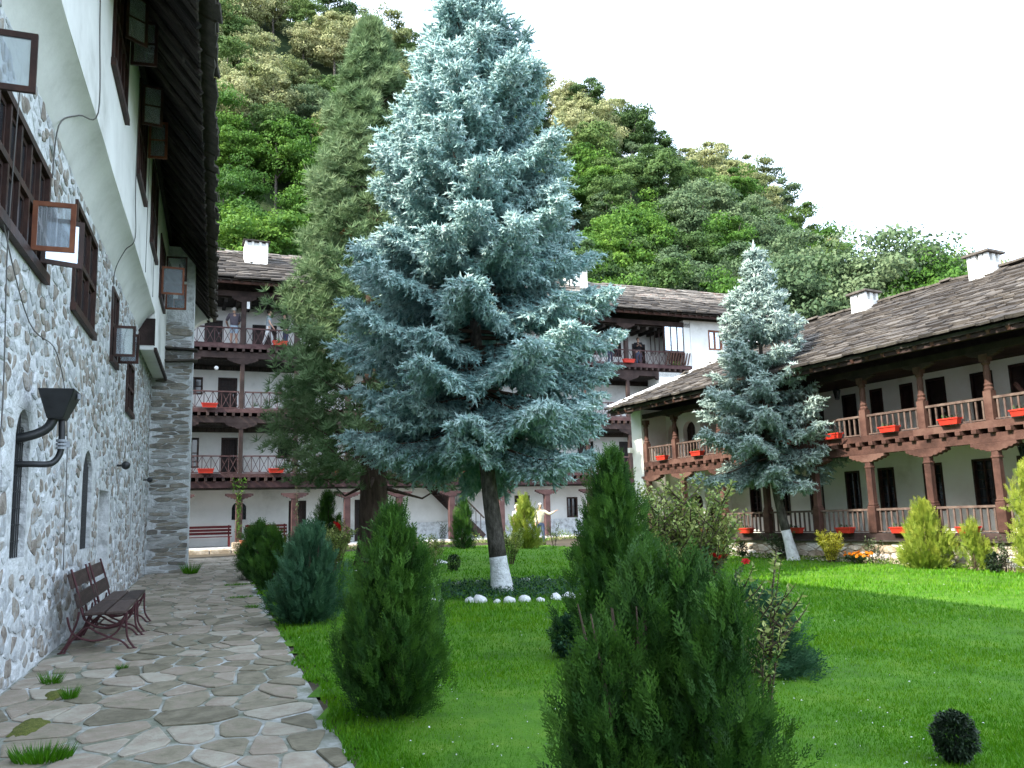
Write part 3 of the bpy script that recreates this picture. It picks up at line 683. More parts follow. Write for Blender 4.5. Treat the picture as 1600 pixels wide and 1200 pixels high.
def x_rail(x0, x1, z0, m):
    """balustrade bay: rails, uprights and St Andrew's crosses"""
    n = max(1, round((x1-x0)/.36)); wd = (x1-x0)/n; h = .66
    mb = MB().box(x0, x1, -.055, .015, z0+.69, z0+.745)
    mb.box(x0, x1, -.045, .005, z0+.03, z0+.065)
    ro = mb.build('railing', M['wood_mauve'] if m is None else m, FB)
    m2 = MB(); gap = .10
    for k in range(n+1): m2.box(x0+k*wd-.014, x0+k*wd+.014, -.035, -.005, z0+.066, z0+.689)
    m2.build('upright', ro.data.materials[0], ro)
    for k in range(n):
        a, b = x0+k*wd+.02, x0+(k+1)*wd-.02
        m3 = MB(); m3.bar((a, -.028, z0+.07), (b, -.028, z0+.685), .016, .022); m3.bar((b, -.012, z0+.07), (a, -.012, z0+.685), .014, .022)
        m3.build('cross_brace', ro.data.materials[0], ro)
for zt, m in ((3.17, None), (5.84, None), (8.55, None)):
    for a, b in zip(FP, FP[1:]):
        if zt > 8 and a > 20: x_rail(a+.11, 23.9, zt, m); break
        x_rail(a+.11, b-.11, zt, m)
# stair up to the first gallery, seen behind the posts
st = MB()
for k in range(9): st.box(10.0+k*.28, 10.32+k*.28, .7, 1.6, 2.75-k*.29, 2.79-k*.29)
st.bar((9.75, .7, 3.1), (12.7, .7, .25), .04, .24); st.bar((9.75, 1.6, 3.1), (12.7, 1.6, .25), .04, .24)
so = st.build('staircase', WD, FB)
m2 = MB(); m2.bar((9.9, .68, 3.85), (12.7, .68, 1.1), .04, .06)
for k in range(12): m2.bar((10.0+k*.23, .68, 2.75-k*.22), (10.0+k*.23, .68, 3.72-k*.22), .025)
m2.build('handrail', RL, so)
# glazed bay, end wall with two windows (upper right)
wall_mb(24.0, 30.0, 0, 11.0, -.12, .25, [(25.1, 25.95, 9.5, 10.55), (26.15, 27.0, 9.75, 10.55)]).build('wall', M['plaster'], FB)
MB().box(29.7, 30, .253, 8.0, 0, 11).build('end_wall', M['plaster'], FB)
MB().box(23.62, 23.99, -.10, .3, 8.6, 11.0).build('pilaster', M['plaster'], FB)
for (a, b, z0, z1) in ((25.1, 25.95, 9.5, 10.55), (26.15, 27.0, 9.75, 10.55)):
    mb = MB(); f = .08; mb.box(a, a+f, -.14, 0, z0, z1); mb.box(b-f, b, -.14, 0, z0, z1); mb.box(a+f, b-f, -.14, 0, z1-f, z1); mb.box(a+f, b-f, -.14, 0, z0, z0+f); mb.box((a+b)/2-.03, (a+b)/2+.03, -.12, -.02, z0+f, z1-f)
    d = mb.build('window', M['redwood'], FB); MB().box(a+f, b-f, -.06, -.05, z0+f, z1-f).build('pane', M['pane'], d)
mb = MB()
for q in range(4): mb.box(22.45+q*.38, 22.50+q*.38, -.05, .0, 9.3, 10.75)
mb.box(22.45, 23.6, -.05, 0, 10.7, 10.78); mb.box(22.45, 23.6, -.05, 0, 9.28, 9.36)
for q in range(4): mb.box(22.45, 22.5, .05+q*.42, .09+q*.42, 9.3, 10.75)
gb = mb.build('glazed_bay', M['wood_dark'], FB)
for q in range(3): MB().box(22.505+q*.38, 22.825+q*.38, -.03, -.02, 9.365, 10.695).build('pane', M['pane'], gb)
mb = MB()
for q in range(9): mb.bar((22.45+q*.16, -.14, 8.62), (22.62+q*.16, -.14, 9.24), .10, .02)
mb.build('board_panel', M['wood_red'], gb)
MB().box(22.0, 24.6, -.1, 1.0, 7.3, 8.2).build('white_corbel_wall', M['plaster'], FB)
# roof
frE, frR, ey0, ry0 = 11.15, 13.5, -.95, 3.3
froof = MB().prism([(ey0, frE-.05), (ry0, frR-.08), (8.6, frE-.6), (8.6, frE-.5), (ry0, frR), (ey0, frE)], 'x', S0-.8, 30.5).build('roof', M['slab'], FB)
MB().box(S0, 30.4, ey0+.1, ey0+.22, frE-.17, frE-.06).build('eave_beam', M['wood_red'], froof)
rm = MB().tube([(0, ey0+.02, frE-.11), (0, 1.0, frE+.93)], .05, 6).mesh('rafter', WD)
s = S0
while s < 30.3: link('rafter', rm, froof, (s, 0, 0)); s += .42
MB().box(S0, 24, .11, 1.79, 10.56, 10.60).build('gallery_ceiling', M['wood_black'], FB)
for k in range(54): MB().box(S0+k*.5, S0+k*.5+.14, .12, 1.785, 10.40, 10.558).build('ceiling_joist', M['wood_black'], FB)
sl = Vector((0, ry0-ey0, frR-frE)); slL = sl.length; sl.normalize()
roof_slabs(froof, Vector((S0-.8, ey0-.08, frE)), Vector((1, 0, 0)), sl, 34, slL, lambda x, v: True, lambda x, v: (2 < x < 8.2)*3+(20 < x < 31.5)*2.5-v*.35-x*.01, cap=300, row=.27, depth=.52, wmin=.4, wmax=.95, thick=(.045, .09), seed=2)
def chimney(name, parent, x, y, z0, z1, w, d, m):
    mb = MB().box(x-w/2, x+w/2, y-d/2, y+d/2, z0, z1-.26)
    n = 4
    for i in range(n):           # crenelled vent openings under the cap
        t = (i+.5)/n
        for a, b in ((x-w/2+w*i/(n-1), y-d/2), (x-w/2+w*i/(n-1), y+d/2)):
            a = min(max(a, x-w/2+.05), x+w/2-.05); mb.box(a-.05, a+.05, b-.001 if b < y else b-.08, b+.08 if b < y else b+.001, z1-.26, z1-.06)
    for a in (x-w/2, x+w/2-.08): mb.box(a, a+.08, y-.06, y+.06, z1-.26, z1-.06)
    mb.box(x-w/2+.08, x+w/2-.08, y-d/2+.08, y+d/2-.08, z1-.258, z1-.10)
    c = mb.build(name, M['plaster'], parent)
    cp = MB().cbox((x, y, z1-.03), w+.16, d+.16, .05, rx=.02, ry=.02); cp.cbox((x+.03, y, z1+.02), w*.7, d*.8, .04, rz=.2)
    cp.build('cap_slab', M['slab'], c)
    return c
chimney('chimney', froof, 2.35, 1.6, 11.9, 13.55, .98, .9, None)
chimney('chimney', froof, 18.7, 2.4, 12.5, 14.2, .95, .9, None)
# small fittings
for (x, z) in ((.75, 7.55),): 
    bm_ = MB(); n = 10
    me = bpy.data.meshes.new('globe_lamp'); import bmesh
    b_ = bmesh.new(); bmesh.ops.create_uvsphere(b_, u_segments=12, v_segments=8, radius=.09); b_.to_mesh(me); b_.free(); me.materials.append(M['white_stone'])
    o = link('globe_lamp', me, FB, (x, .1, z))
MB().cbox((1.95, -.14, 10.25), .12, .04, .3).build('notice_board', M['white_stone'], FB)
MB().cbox((.55, -.5, 10.85), .26, .12, .16, rz=.5).build('flood_lamp', M['white_stone'], FB)

# ================================================================== RIGHT TWO-STOREY GALLERY (local y towards the lawn)
RB = empty('veranda_building', R_O, 0, 'two storey white wing with red brown veranda and slate roof on the right', 'building', rot=R_ROT)
T0, T1 = -9.5, 9.05
WR = M['wood_red']
RP = [7.22, 5.5, 3.82, 2.11, .48, -1.05, -2.58, -4.15, -5.7, -7.3, -8.9]
pl = MB().box(T0, 9.8, -2.2, .02, -.2, .50).build('plinth', M['plinth'], RB)
rng = random.Random(41); rest = MB()
cl = voronoi(T0, 9.7, .0, .48, .36, .13, rng, jit=.4, skip=.05); cl.sort(key=lambda c: abs(c[0][0]-.5))
for i, (p, poly) in enumerate(cl):
    poly, c = shrink(poly, rng.choice([.96, .9, .8]), .005, rng, .07); poly = chaikin(poly, .2); own = i < 150; mb = MB() if own else rest
    stone_shape(mb, poly, c, -.01, rng.uniform(.006, .03), .1, lambda x, z, h_: (x, .02+h_, z), rng.random(), rng)
    if own: mb.build('stone', M['plinth'], pl, tone=True)
rest.build('plinth_stones', M['plinth'], pl, tone=True, kind='stuff')
MB().box(T0, 9.6, -.1, .12, .503, .535).build('slate_ledge', M['slab'], RB)
MB().box(T0, T1, -.1, .075, .538, .69).build('floor_beam', M['wood_dark'], RB)
MB().box(T0, T1, -2.0, -.103, .50, .62).build('porch_floor', M['wood_dark'], RB)
r_open = [(6.15, 6.62, 1.08, 2.1, 'win'), (5.0, 5.48, 1.1, 2.15, 'win'), (3.75, 4.25, 1.12, 2.2, 'win'), (2.5, 2.98, 1.12, 2.22, 'win'), (1.44, 1.93, 1.13, 2.24, 'win'), (.1, .62, 1.13, 2.26, 'win'), (-1.17, -.66, 1.14, 2.27, 'win'), (-2.3, -1.72, 1.15, 2.27, 'win'), (-3.6, -3.05, 1.15, 2.28, 'win'), (-5.0, -4.4, 1.15, 2.28, 'win'), (-6.4, -5.9, 1.15, 2.28, 'win'),
          (5.6, 6.2, 2.86, 4.15, 'door'), (4.55, 4.95, 3.5, 4.2, 'shut'), (3.5, 4.0, 2.86, 4.2, 'door'), (2.38, 2.84, 2.86, 4.24, 'door'), (1.55, 1.93, 3.55, 4.26, 'shut'), (.66, 1.03, 3.55, 4.26, 'shut'), (-.22, .29, 2.86, 4.27, 'door'), (-1.4, -.86, 2.86, 4.22, 'door'), (-2.35, -1.78, 3.55, 4.26, 'shut'), (-3.6, -3.1, 2.86, 4.24, 'door'), (-5.2, -4.6, 3.5, 4.24, 'shut'), (-6.6, -6.0, 2.86, 4.24, 'door')]
wall_mb(T0, 7.5, .5, 4.6, -2.0, -2.35, [o[:4] for o in r_open]).build('wall', M['plaster_warm'], RB)
r_arch = [(8.58, 9.12, 2.86, 4.14), (7.75, 8.34, 2.86, 4.14), (8.55, 9.15, .5, 1.86), (7.62, 8.24, .5, 1.87)]
wall_mb(7.503, 9.4, .5, 4.6, -1.0, -1.35, r_arch, [(a, b, z1-.28, z1) for a, b, z0, z1 in r_arch]).build('wall', M['plaster_warm'], RB)
MB().box(7.45, 7.75, -1.997, -1.353, .5, 4.6).build('return_wall', M['plaster_warm'], RB)
for (a, b, z0, z1) in r_arch:
    mb = MB()
    mb.prism([(a, z0), (b, z0), (b, z1-.28)]+[((a+b)/2+(b-a)/2*math.cos(t), z1-.28+.28*math.sin(t)) for t in [k*PI/8 for k in range(9)]]+[(a, z1-.28)], 'y', -1.2, -1.16)
    d = fixn(mb.mesh('door', M['door'])); d = link('door', d, RB)
    m2 = MB()
    for q in range(1, 4): m2.box(a+(b-a)*q/4-.012, a+(b-a)*q/4+.012, -1.158, -1.13, z0, z1-.06)
    for q in range(1, 5): m2.box(a+.02, b-.02, -1.159, -1.135, z0+.25*q, z0+.25*q+.03)
    m2.build('glazing_frame', M['win_frame'], d)
MB().box(T0, 9.3, -2.6, -2.5, .5, 4.5).build('dark_room_backing', M['dark'], RB)  # same dark backing, painted gloom behind the veranda openings
for (a, b, z0, z1, k) in r_open:
    mb = MB(); f = .05; y0, y1 = -2.12, -1.985
    mb.box(a, a+f, y0, y1, z0, z1); mb.box(b-f, b, y0, y1, z0, z1); mb.box(a+f, b-f, y0, y1, z1-f, z1)
    if k == 'win':
        mb.box(a+f, b-f, y0, y1, z0, z0+f)
        c = (a+b)/2; mb.box(c-.02, c+.02, -2.1, -2.04, z0+f, z1-f)
        for q in range(1, 5): mb.box(a+f, b-f, -2.09, -2.06, z0+f+(z1-z0-2*f)*q/5-.008, z0+f+(z1-z0-2*f)*q/5+.008)
        d = mb.build('window', M['win_frame'], RB)
        for (p, q) in ((a+f, c-.02), (c+.02, b-f)): MB().box(p, q, -2.11, -2.095, z0+f, z1-f).build('pane', M['glass'], d)
    elif k == 'door':
        d = mb.build('door', M['door'], RB); m2 = MB(); wd = (b-a-2*f)/4
        for q in range(4): m2.box(a+f+q*wd+.003, a+f+(q+1)*wd-.003, -2.10, -2.07+.006*(q % 2), z0, z1-f)
        m2.build('door_leaf', M['door'], d); MB().cbox((a+f+.07, -2.05, z0+.62), .02, .04, .09).build('handle', M['grey_metal'], d)
    else:
        mb.box(a+f, b-f, y0, y1, z0, z0+f); d = mb.build('shuttered_window', M['win_frame'], RB)
        c = (a+b)/2
        for (p, q) in ((a+f, c-.004), (c+.004, b-f)):
            m2 = MB().box(p, q, -2.07, -2.03, z0+f, z1-f); m2.box(p+.04, q-.04, -2.03, -2.02, z0+f+.06, z0+.34); m2.box(p+.04, q-.04, -2.03, -2.02, z0+.40, z1-f-.05)
            m2.build('shutter', M['door'], d)
# end wall block at the far corner
MB().box(9.2, 9.75, -6.0, .0, -.1, 4.62).build('end_wall', M['plaster_warm'], RB)
MB().cbox((9.78, -.02, 3.35), .12, .3, .16).build('corbel', M['plaster_warm'], RB)
for a in (-6.3,): MB().box(T0, 9.2, a, a+.3, 0, 4.6).build('rear_wall', M['plaster_warm'], RB)
MB().box(T0-.3, T0-.003, -6.3, .0, 0, 4.6).build('end_wall', M['plaster_warm'], RB)
# middle floor
MB().box(T0, T1, -1.99, -.03, 2.79, 2.853).build('gallery_floor', M['wood_red'], RB)
MB().box(T0, 7.5, -1.98, -.2, 2.62, 2.66).build('ceiling', M['plaster_warm'], RB)
s = T0
while s < T1-.2:
    e = min(s+rng.uniform(2.6, 3.4), T1); MB().box(s, e-.004, -.026, .09, 2.755, 2.90).build('edge_beam', WR, RB); s = e
jm = MB().box(-.055, .055, -.18, .17, 2.655, 2.752).mesh('joist', WR, bevel=.008); s = T1-.15
while s > T0: link('joist', jm, RB, (s, 0, 0)); s -= .36
MB().box(T0, T1, -.1, .075, 2.47, 2.652).build('main_beam', WR, RB)
cap = fixn(MB().prism(scallop(.48, .17), 'y', -.105, .085).mesh('capital', WR))
lo = MB(); lo.box(-.075, .075, -.075, .075, .69, 2.30); lo.box(-.10, .10, -.10, .10, .69, 1.30); lo.box(-.088, .088, -.088, .088, 1.303, 1.35); lo.box(-.09, .09, -.09, .09, 2.15, 2.2)
lom = lo.mesh('post', WR, bevel=.014)
uo = MB(); uo.box(-.085, .085, -.085, .085, 2.90, 3.50); uo.tube([(0, 0, 3.5), (0, 0, 3.54), (0, 0, 3.58), (0, 0, 3.62), (0, 0, 3.66), (0, 0, 3.9), (0, 0, 4.02), (0, 0, 4.05), (0, 0, 4.1)], [.085, .095, .07, .085, .062, .068, .06, .085, .085], 10); uo.box(-.085, .085, -.085, .085, 4.10, 4.24)
uom = uo.mesh('post', WR)
capu = fixn(MB().prism(scallop(.36, .12), 'y', -.08, .06).mesh('capital', M['wood_dark']))
for s in RP:
    p = link('post', lom, RB, (s, 0, 0)); link('capital', cap, p, (0, 0, 2.466))
    if s < 7: p = link('post', uom, RB, (s, 0, 0)); link('capital', capu, p, (0, 0, 4.30))
p = link('post', uom, RB, (7.5, 0, 0)); link('capital', capu, p, (0, 0, 4.30))
p = link('post', uom, RB, (8.95, 0, 0)); p = link('post', lom, RB, (8.95, 0, 0)); link('capital', cap, p, (-.2, 0, 2.466))
MB().box(T0, T1, -.08, .06, 4.303, 4.44).build('main_beam', M['wood_dark'], RB)
bal = MB().box(-.017, .017, -.017, .017, 0, .5).mesh('baluster', RL)
def v_rail(x0, x1, z, h):
    ro = MB().box(x0, x1, -.035, .035, z+h, z+h+.05).build('railing', RL, RB)
    MB().box(x0, x1, -.02, .02, z+.02, z+.045).build('bottom_rail', RL, ro)
    n = max(2, round((x1-x0)/.145))
    for k in range(n):
        o = link('baluster', bal, ro, (x0+(k+.5)*(x1-x0)/n, 0, z+.046), scale=(1, 1, (h-.047)/.5))
ps = [8.95]+RP
for a, b in zip(ps, ps[1:]): v_rail(b+.10, a-.10, .69, .50)
pu = [8.95, 7.5]+RP[1:]
for a, b in zip(pu, pu[1:]): v_rail(b+.085, a-.085, 2.90, .43)
# roof: long slope to the lawn, hipped end with a limed hip, ridge, rear slope
EYR, EZR, RYR, RZR = .95, 4.60, -3.3, 6.72
HX, HXR = 9.7, 5.2
rr = MB()
A = (T0-.6, EYR, EZR); B = (HX, EYR, EZR); Cc = (HXR, RYR, RZR); D = (T0-.6, RYR, RZR); E_ = (HX, -7.0, 4.75); F_ = (T0-.6, -7.0, 4.75)
def low(p): return (p[0], p[1], p[2]-.07)
rr.add([A, B, Cc, D, E_, F_]+[low(p) for p in (A, B, Cc, D, E_, F_)], [(0, 1, 2, 3), (1, 4, 2), (4, 5, 3, 2), (9, 8, 7, 6), (8, 10, 7), (8, 9, 11, 10), (0, 6, 7, 1), (1, 7, 10, 4), (0, 3, 9, 6), (3, 5, 11, 9), (4, 10, 11, 5)])
rroof = rr.build('roof', M['slab'], RB)
sl = Vector((0, RYR-EYR, RZR-EZR)); slL = sl.length; sl.normalize()
def hipx(v): return HX+(HXR-HX)*v/slL
roof_slabs(rroof, Vector((T0-.6, EYR+.06, EZR)), Vector((1, 0, 0)), sl, HX-T0+.6, slL, lambda x, v: x+T0-.6 < hipx(v)-.15, lambda x, v: -x*.0+((x+T0-.6) > -4.3)*4-abs((x+T0-.6)-.2)*.28-v*.2, cap=300, row=.17, depth=.44, wmin=.2, wmax=.6, thick=(.035, .075), seed=4)
sl2 = Vector((HXR-HX, 0, RZR-EZR)).normalized()
ln2 = math.hypot(HXR-HX, RZR-EZR)
roof_slabs(rroof, Vector((HX+.1, EYR, EZR)), Vector((0, -1, 0)), sl2, 8.0, ln2, lambda x, v: x > v/ln2*4.25+.1 and x < 7.95-v/ln2*3.7, lambda x, v: 0, cap=0, row=.2, depth=.46, thick=(.022, .045), seed=6)
# limed hip: broad low ridge of white mortar lying on the corner of the two slopes
hip = MB(); n = 26; rg = random.Random(2)
Bv, Cv = Vector((HX+.05, EYR+.05, EZR+.02)), Vector((HXR, RYR, RZR+.02)); d = (Cv-Bv); side1 = Vector((-1, 0, 0)); 
vs = []
for i in range(n):
    p = Bv+d*(i/(n-1)); wv = .36+rg.uniform(-.04, .04)
    f1 = p+Vector((-wv*1.15, 0, .035)); f1.z = EZR+(RZR-EZR)*(EYR-f1.y)/(EYR-RYR)+.07
    f2 = p+Vector((0, -wv*.9, .035)); f2.z = EZR+(RZR-EZR)*(HX-f2.x)/(HX-HXR)+.07
    vs += [f1-Vector((0, 0, .08)), f1+Vector((0, 0, .03)), p+Vector((-.03, -.02, .15+rg.uniform(-.01, .01))), f2+Vector((0, 0, .03)), f2-Vector((0, 0, .08))]
fs = [(i*5+k, i*5+k+1, (i+1)*5+k+1, (i+1)*5+k) for i in range(n-1) for k in range(4)]+[(0, 1, 2, 3, 4), tuple((n-1)*5+k for k in range(5))[::-1]]
hip.add(vs, fs); hip.build('limed_hip', M['plaster'], rroof, smooth=False)
rg = random.Random(12); mb = MB(); s = T0-.5
while s < HXR:
    wd = rg.uniform(.3, .7); mb.cbox((s+wd/2, RYR+rg.uniform(-.04, .04), RZR+.10), wd, .5, .05, rx=rg.uniform(-.12, .12), ry=rg.uniform(-.05, .05)); s += wd*.93
mb.build('ridge_slabs', M['slab'], rroof, kind='stuff')
MB().box(T0-.5, HX-.1, EYR-.16, EYR-.05, EZR-.16, EZR-.075).build('eave_beam', M['wood_dark'], rroof)
rm = MB().bar((0, EYR-.02, EZR-.115), (0, -2.0, EZR+1.35), .07, .085).mesh('rafter', M['wood_red']); s = HX-.6
while s > T0-.5: link('rafter', rm, rroof, (s, 0, 0), scale=(1, 1, 1)); s -= .40
MB().box(T0, T1, -1.99, -.085, 4.42, 4.45).build('gallery_ceiling', M['wood_dark'], RB)
chimney('chimney', rroof, 2.55, -2.9, 6.2, 7.10, .50, .5, None)
chimney('chimney', rroof, -.95, -2.9, 6.2, 7.16, .52, .5, None)
# lanterns
for (x, y, z, lab) in ((1.75, -.6, 4.1, 'black iron lantern hanging under the upper veranda eaves'), (-2.9, -.35, 2.3, 'black iron lantern hanging from the lower veranda beam')):
    lo_ = empty('lantern', RM @ Vector((x, y, z)), 0, lab, 'lantern', 'lanterns of the right veranda')
    mb = MB()
    for a in range(4):
        t = PI/4+a*PI/2; mb.bar((.05*math.cos(t), .05*math.sin(t), -.14), (.09*math.cos(t), .09*math.sin(t), .06), .012)
    mb.box(-.04, .04, -.04, .04, -.16, -.14); mb.tube([(0, 0, .06), (0, 0, .13)], [.10, .02], 4); mb.tube([(0, 0, .13), (0, 0, .30)], .006, 4)
    mb.build('frame', M['black_metal'], lo_); MB().tube([(0, 0, -.13), (0, 0, .055)], [.055, .09], 4).build('pane', M['glass'], lo_)
# leaning wooden brace on the upper veranda, near the right edge
MB().bar((-2.75, -.6, 3.65), (-3.35, -.4, 2.95), .05, .07).build('plank_brace', WR, RB)
# ================================================================== TREES
def NUDGE(x, y, m=.5):
    """stand a plant in front of the plinth, not in it"""
    f = 1.0
    while (RI @ Vector((x*f, y*f, 0))).y < m: f -= .005
    return (x*f, y*f, 0)
def rotm(ax, a): return np.array(Matrix.Rotation(a, 3, Vector(ax)))
def shoot_template(n=9, L=1.0, w=.22, seed=0):
    """needle brush along +x: slim spindle and a coat of forward-swept needles (unit length)"""
    r = np.random.default_rng(seed); V = [(0, 0, 0), (.45, w*.38, 0), (.45, -w*.19, w*.33), (.45, -w*.19, -w*.33), (1, 0, 0)]
    Fc = [(0, 2, 1), (0, 3, 2), (0, 1, 3), (4, 1, 2), (4, 2, 3), (4, 3, 1)]
    for k in range(n):
        x = .05+.8*k/n; a = k*2.4+r.uniform(-.3, .3); ux = np.array([0, math.cos(a), math.sin(a)]); t = np.array([0, -math.sin(a), math.cos(a)])
        b = np.array([x, 0, 0]); wd = .065
        p = b+ux*w*.1; q = p+np.array([.20, 0, 0])+ux*w*(1-.3*x)
        i = len(V); V += [tuple(p-t*wd-np.array([.04, 0, 0])), tuple(p+t*wd+np.array([.04, 0, 0])), tuple(q)]; Fc.append((i, i+1, i+2))
    return np.array(V, float), np.array(Fc)
SH_V, SH_F = shoot_template(8, w=.31)
def tri_tubes(segs, sides=4):
    """many thin cones: list of (a, b, ra, rb)"""
    A = np.array([s[0] for s in segs], float); B = np.array([s[1] for s in segs], float); ra = np.array([s[2] for s in segs]); rb = np.array([s[3] for s in segs])
    D = B-A; L = np.linalg.norm(D, axis=1); m = basis(np.where(L[:, None] > 1e-6, D, [1., 0, 0]))
    V = []; Fs = []
    ang = np.arange(sides)*2*PI/sides; c = np.cos(ang); s = np.sin(ang); K = len(A)
    r0 = np.einsum('kij,nj->kni', m, np.stack([0*c, c, s], 1))
    V = np.concatenate([A[:, None]+r0*ra[:, None, None], B[:, None]+r0*rb[:, None, None]], 1)
    f = np.array([(i, (i+1) % sides, sides+(i+1) % sides, sides+i) for i in range(sides)])
    Fs = (f[None]+(np.arange(K)*2*sides)[:, None, None]).reshape(-1, 4)
    return V.reshape(-1, 3), Fs
def spruce(loc, H, z0, rad, profile, mat_, seed, lean, r_base, lime_h, label, nwh, nb=6, shoot=.15, dens=1.0):
    r = np.random.default_rng(seed); root = empty('blue_spruce_tree', loc, 0, label, 'tree')
    axis = lambda z: np.array([lean[0]*math.sin(min(1, z/(H*.45))*PI/2), lean[1]*math.sin(min(1, z/(H*.45))*PI/2), z])
    offs, dirs, ups, lens, tone, limbs = [], [], [], [], [], []
    for i in range(nwh):
        u = (i+.5)/nwh; z = z0+(H-z0)*(u**.93)
        k = nb if u < .8 else 5
        for b in range(k):
            az = b*2*PI/k+i*1.13+r.uniform(-.3, .3); zz = z+r.uniform(-.5, .5)*(H-z0)/nwh
            t = (zz-z0)/(H-z0); L = rad*profile(t)*r.uniform(.76, 1.12)
            if L < .1: L = .1
            el0 = (-.28+.95*t+r.uniform(-.1, .1)); d0 = np.array([math.cos(az), math.sin(az), 0]); side = np.array([-math.sin(az), math.cos(az), 0])
            npt = 12; P = [axis(zz)]; el = el0; dirl = []
            for q in range(npt):
                el = el0+(-.20*(1-t))*math.sin(q/npt*PI)+.62*(q/npt)**2*(1-.35*t); dd = d0*math.cos(el)+np.array([0, 0, math.sin(el)]); dirl.append(dd); P.append(P[-1]+dd*L/npt)
            dirl.append(dirl[-1]); P = np.array(P)
            rb0 = .012+.012*L
            for q in range(npt): limbs.append((P[q], P[q+1], rb0*(1-q/npt*.85), rb0*(1-(q+1)/npt*.85)))
            # side branchlets
            ns = max(3, int(L/.105*dens))
            for s_ in range(ns):
                v = .16+.84*(s_+r.random())/ns; f = v*npt; qi = min(npt-1, int(f)); p = P[qi]+(P[qi+1]-P[qi])*(f-qi); dd = dirl[qi]
                for sg in (-1, 1):
                    l2 = (.16+.40*L*(1-v)*min(1, v*2.2+.15)+.05*L)*r.uniform(.7, 1.15)
                    l2 = min(l2, .95)
                    droop = -.32*(1-t)-.10+r.uniform(-.22, .15)
                    e = dd*.80+side*sg*.75+np.array([0, 0, droop]); e /= np.linalg.norm(e); sp = np.cross(e, [0, 0, 1.]); sp /= np.linalg.norm(sp)+1e-6
                    nsh = max(1, int(l2/.078*dens))
                    if l2 > .3: limbs.append((p, p+e*l2, .006, .003))
                    for h in range(nsh+1):
                        w_ = (h+.5)/(nsh+1); pp = p+e*l2*w_+np.array([0, 0, -.12*l2*w_*w_])
                        if h == nsh: ds = [e]
                        else: ds = [e*.75+sp*.8+np.array([0, 0, r.uniform(-.45, .25)]), e*.75-sp*.8+np.array([0, 0, r.uniform(-.45, .25)])]
                        if h % 3 == 1: ds.append(e*.35+np.array([0, 0, -1.0]))
                        for de in ds:
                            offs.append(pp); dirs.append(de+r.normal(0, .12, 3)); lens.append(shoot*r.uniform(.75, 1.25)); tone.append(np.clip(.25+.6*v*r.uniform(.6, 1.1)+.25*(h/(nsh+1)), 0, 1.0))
            # tip
            for a in (0, .8, -.8):
                offs.append(P[-2]); dirs.append(dirl[-1]+side*a+r.normal(0, .08, 3)); lens.append(shoot*1.35); tone.append(.95)
    for q in range(10):
        a = q*2.4; offs.append(axis(H-.05*q)); dirs.append(np.array([math.cos(a)*.6, math.sin(a)*.6, .7])); lens.append(shoot*1.2); tone.append(.9)
    offs.append(axis(H)); dirs.append(np.array([0, 0, 1.])); lens.append(shoot*2.4); tone.append(.9)
    offs = np.array(offs); dirs = np.array(dirs); lens = np.array(lens); K = len(offs)
    m = basis(dirs, spin=r.random(K)*6.28)*lens[:, None, None]; m[:, :, 1:] *= 1.12
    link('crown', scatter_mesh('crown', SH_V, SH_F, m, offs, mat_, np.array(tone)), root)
    V, Fs = tri_tubes(limbs, 4); link('limbs', np_mesh('limbs', V, Fs, M['twig']), root, kind='stuff')
    zs = [-.1, .0, .12, .3, .5, lime_h]+list(np.linspace(lime_h+.3, H-.3, 14)); mb = MB(); rr_ = [r_base*(1.35 if z < .02 else 1.2 if z < .15 else 1.08 if z < .35 else (1-.92*z/H)) for z in zs]
    low = [z for z in zs if z <= lime_h+1e-6]; hi = [z for z in zs if z >= lime_h-1e-6]
    tr = MB().tube([axis(z) if z > 0 else axis(0)+np.array([0, 0, z]) for z in hi], rr_[len(zs)-len(hi):], 14).build('trunk', M['trunk'], root, smooth=True)
    MB().tube([axis(z) if z > 0 else axis(0)+np.array([0, 0, z]) for z in low], [x*1.012 for x in rr_[:len(low)]], 14).build('limewashed_base', M['lime'], tr, smooth=True)
    return root, K
def prof_main(t):
    pts = [(0, .80), (.08, .97), (.16, 1.0), (.3, .90), (.45, .78), (.6, .64), (.72, .50), (.82, .34), (.9, .20), (.96, .09), (1, .02)]
    for (a, p), (b, q) in zip(pts, pts[1:]):
        if t <= b: return p+(q-p)*(t-a)/(b-a)
    return .02
_, K1 = spruce((-.27, 15.55, 0), 12.5, 2.6, 2.6, prof_main, M['blue'], 5, (-.40, .15), .165, .62, 'tall blue spruce with limewashed trunk base in the middle of the lawn', 26, 7, .215, .74)
_, K2 = spruce(NUDGE(7.08, 22.2, .45), 7.7, 2.15, 1.72, lambda t: prof_main(t)*(1 if t < .3 else 1-.25*(t-.3)), M['green_blue'], 9, (-.42, .1), .125, .75, 'smaller grey green spruce before the right veranda', 19, 6, .205, .66)
print('shoots', K1, K2)

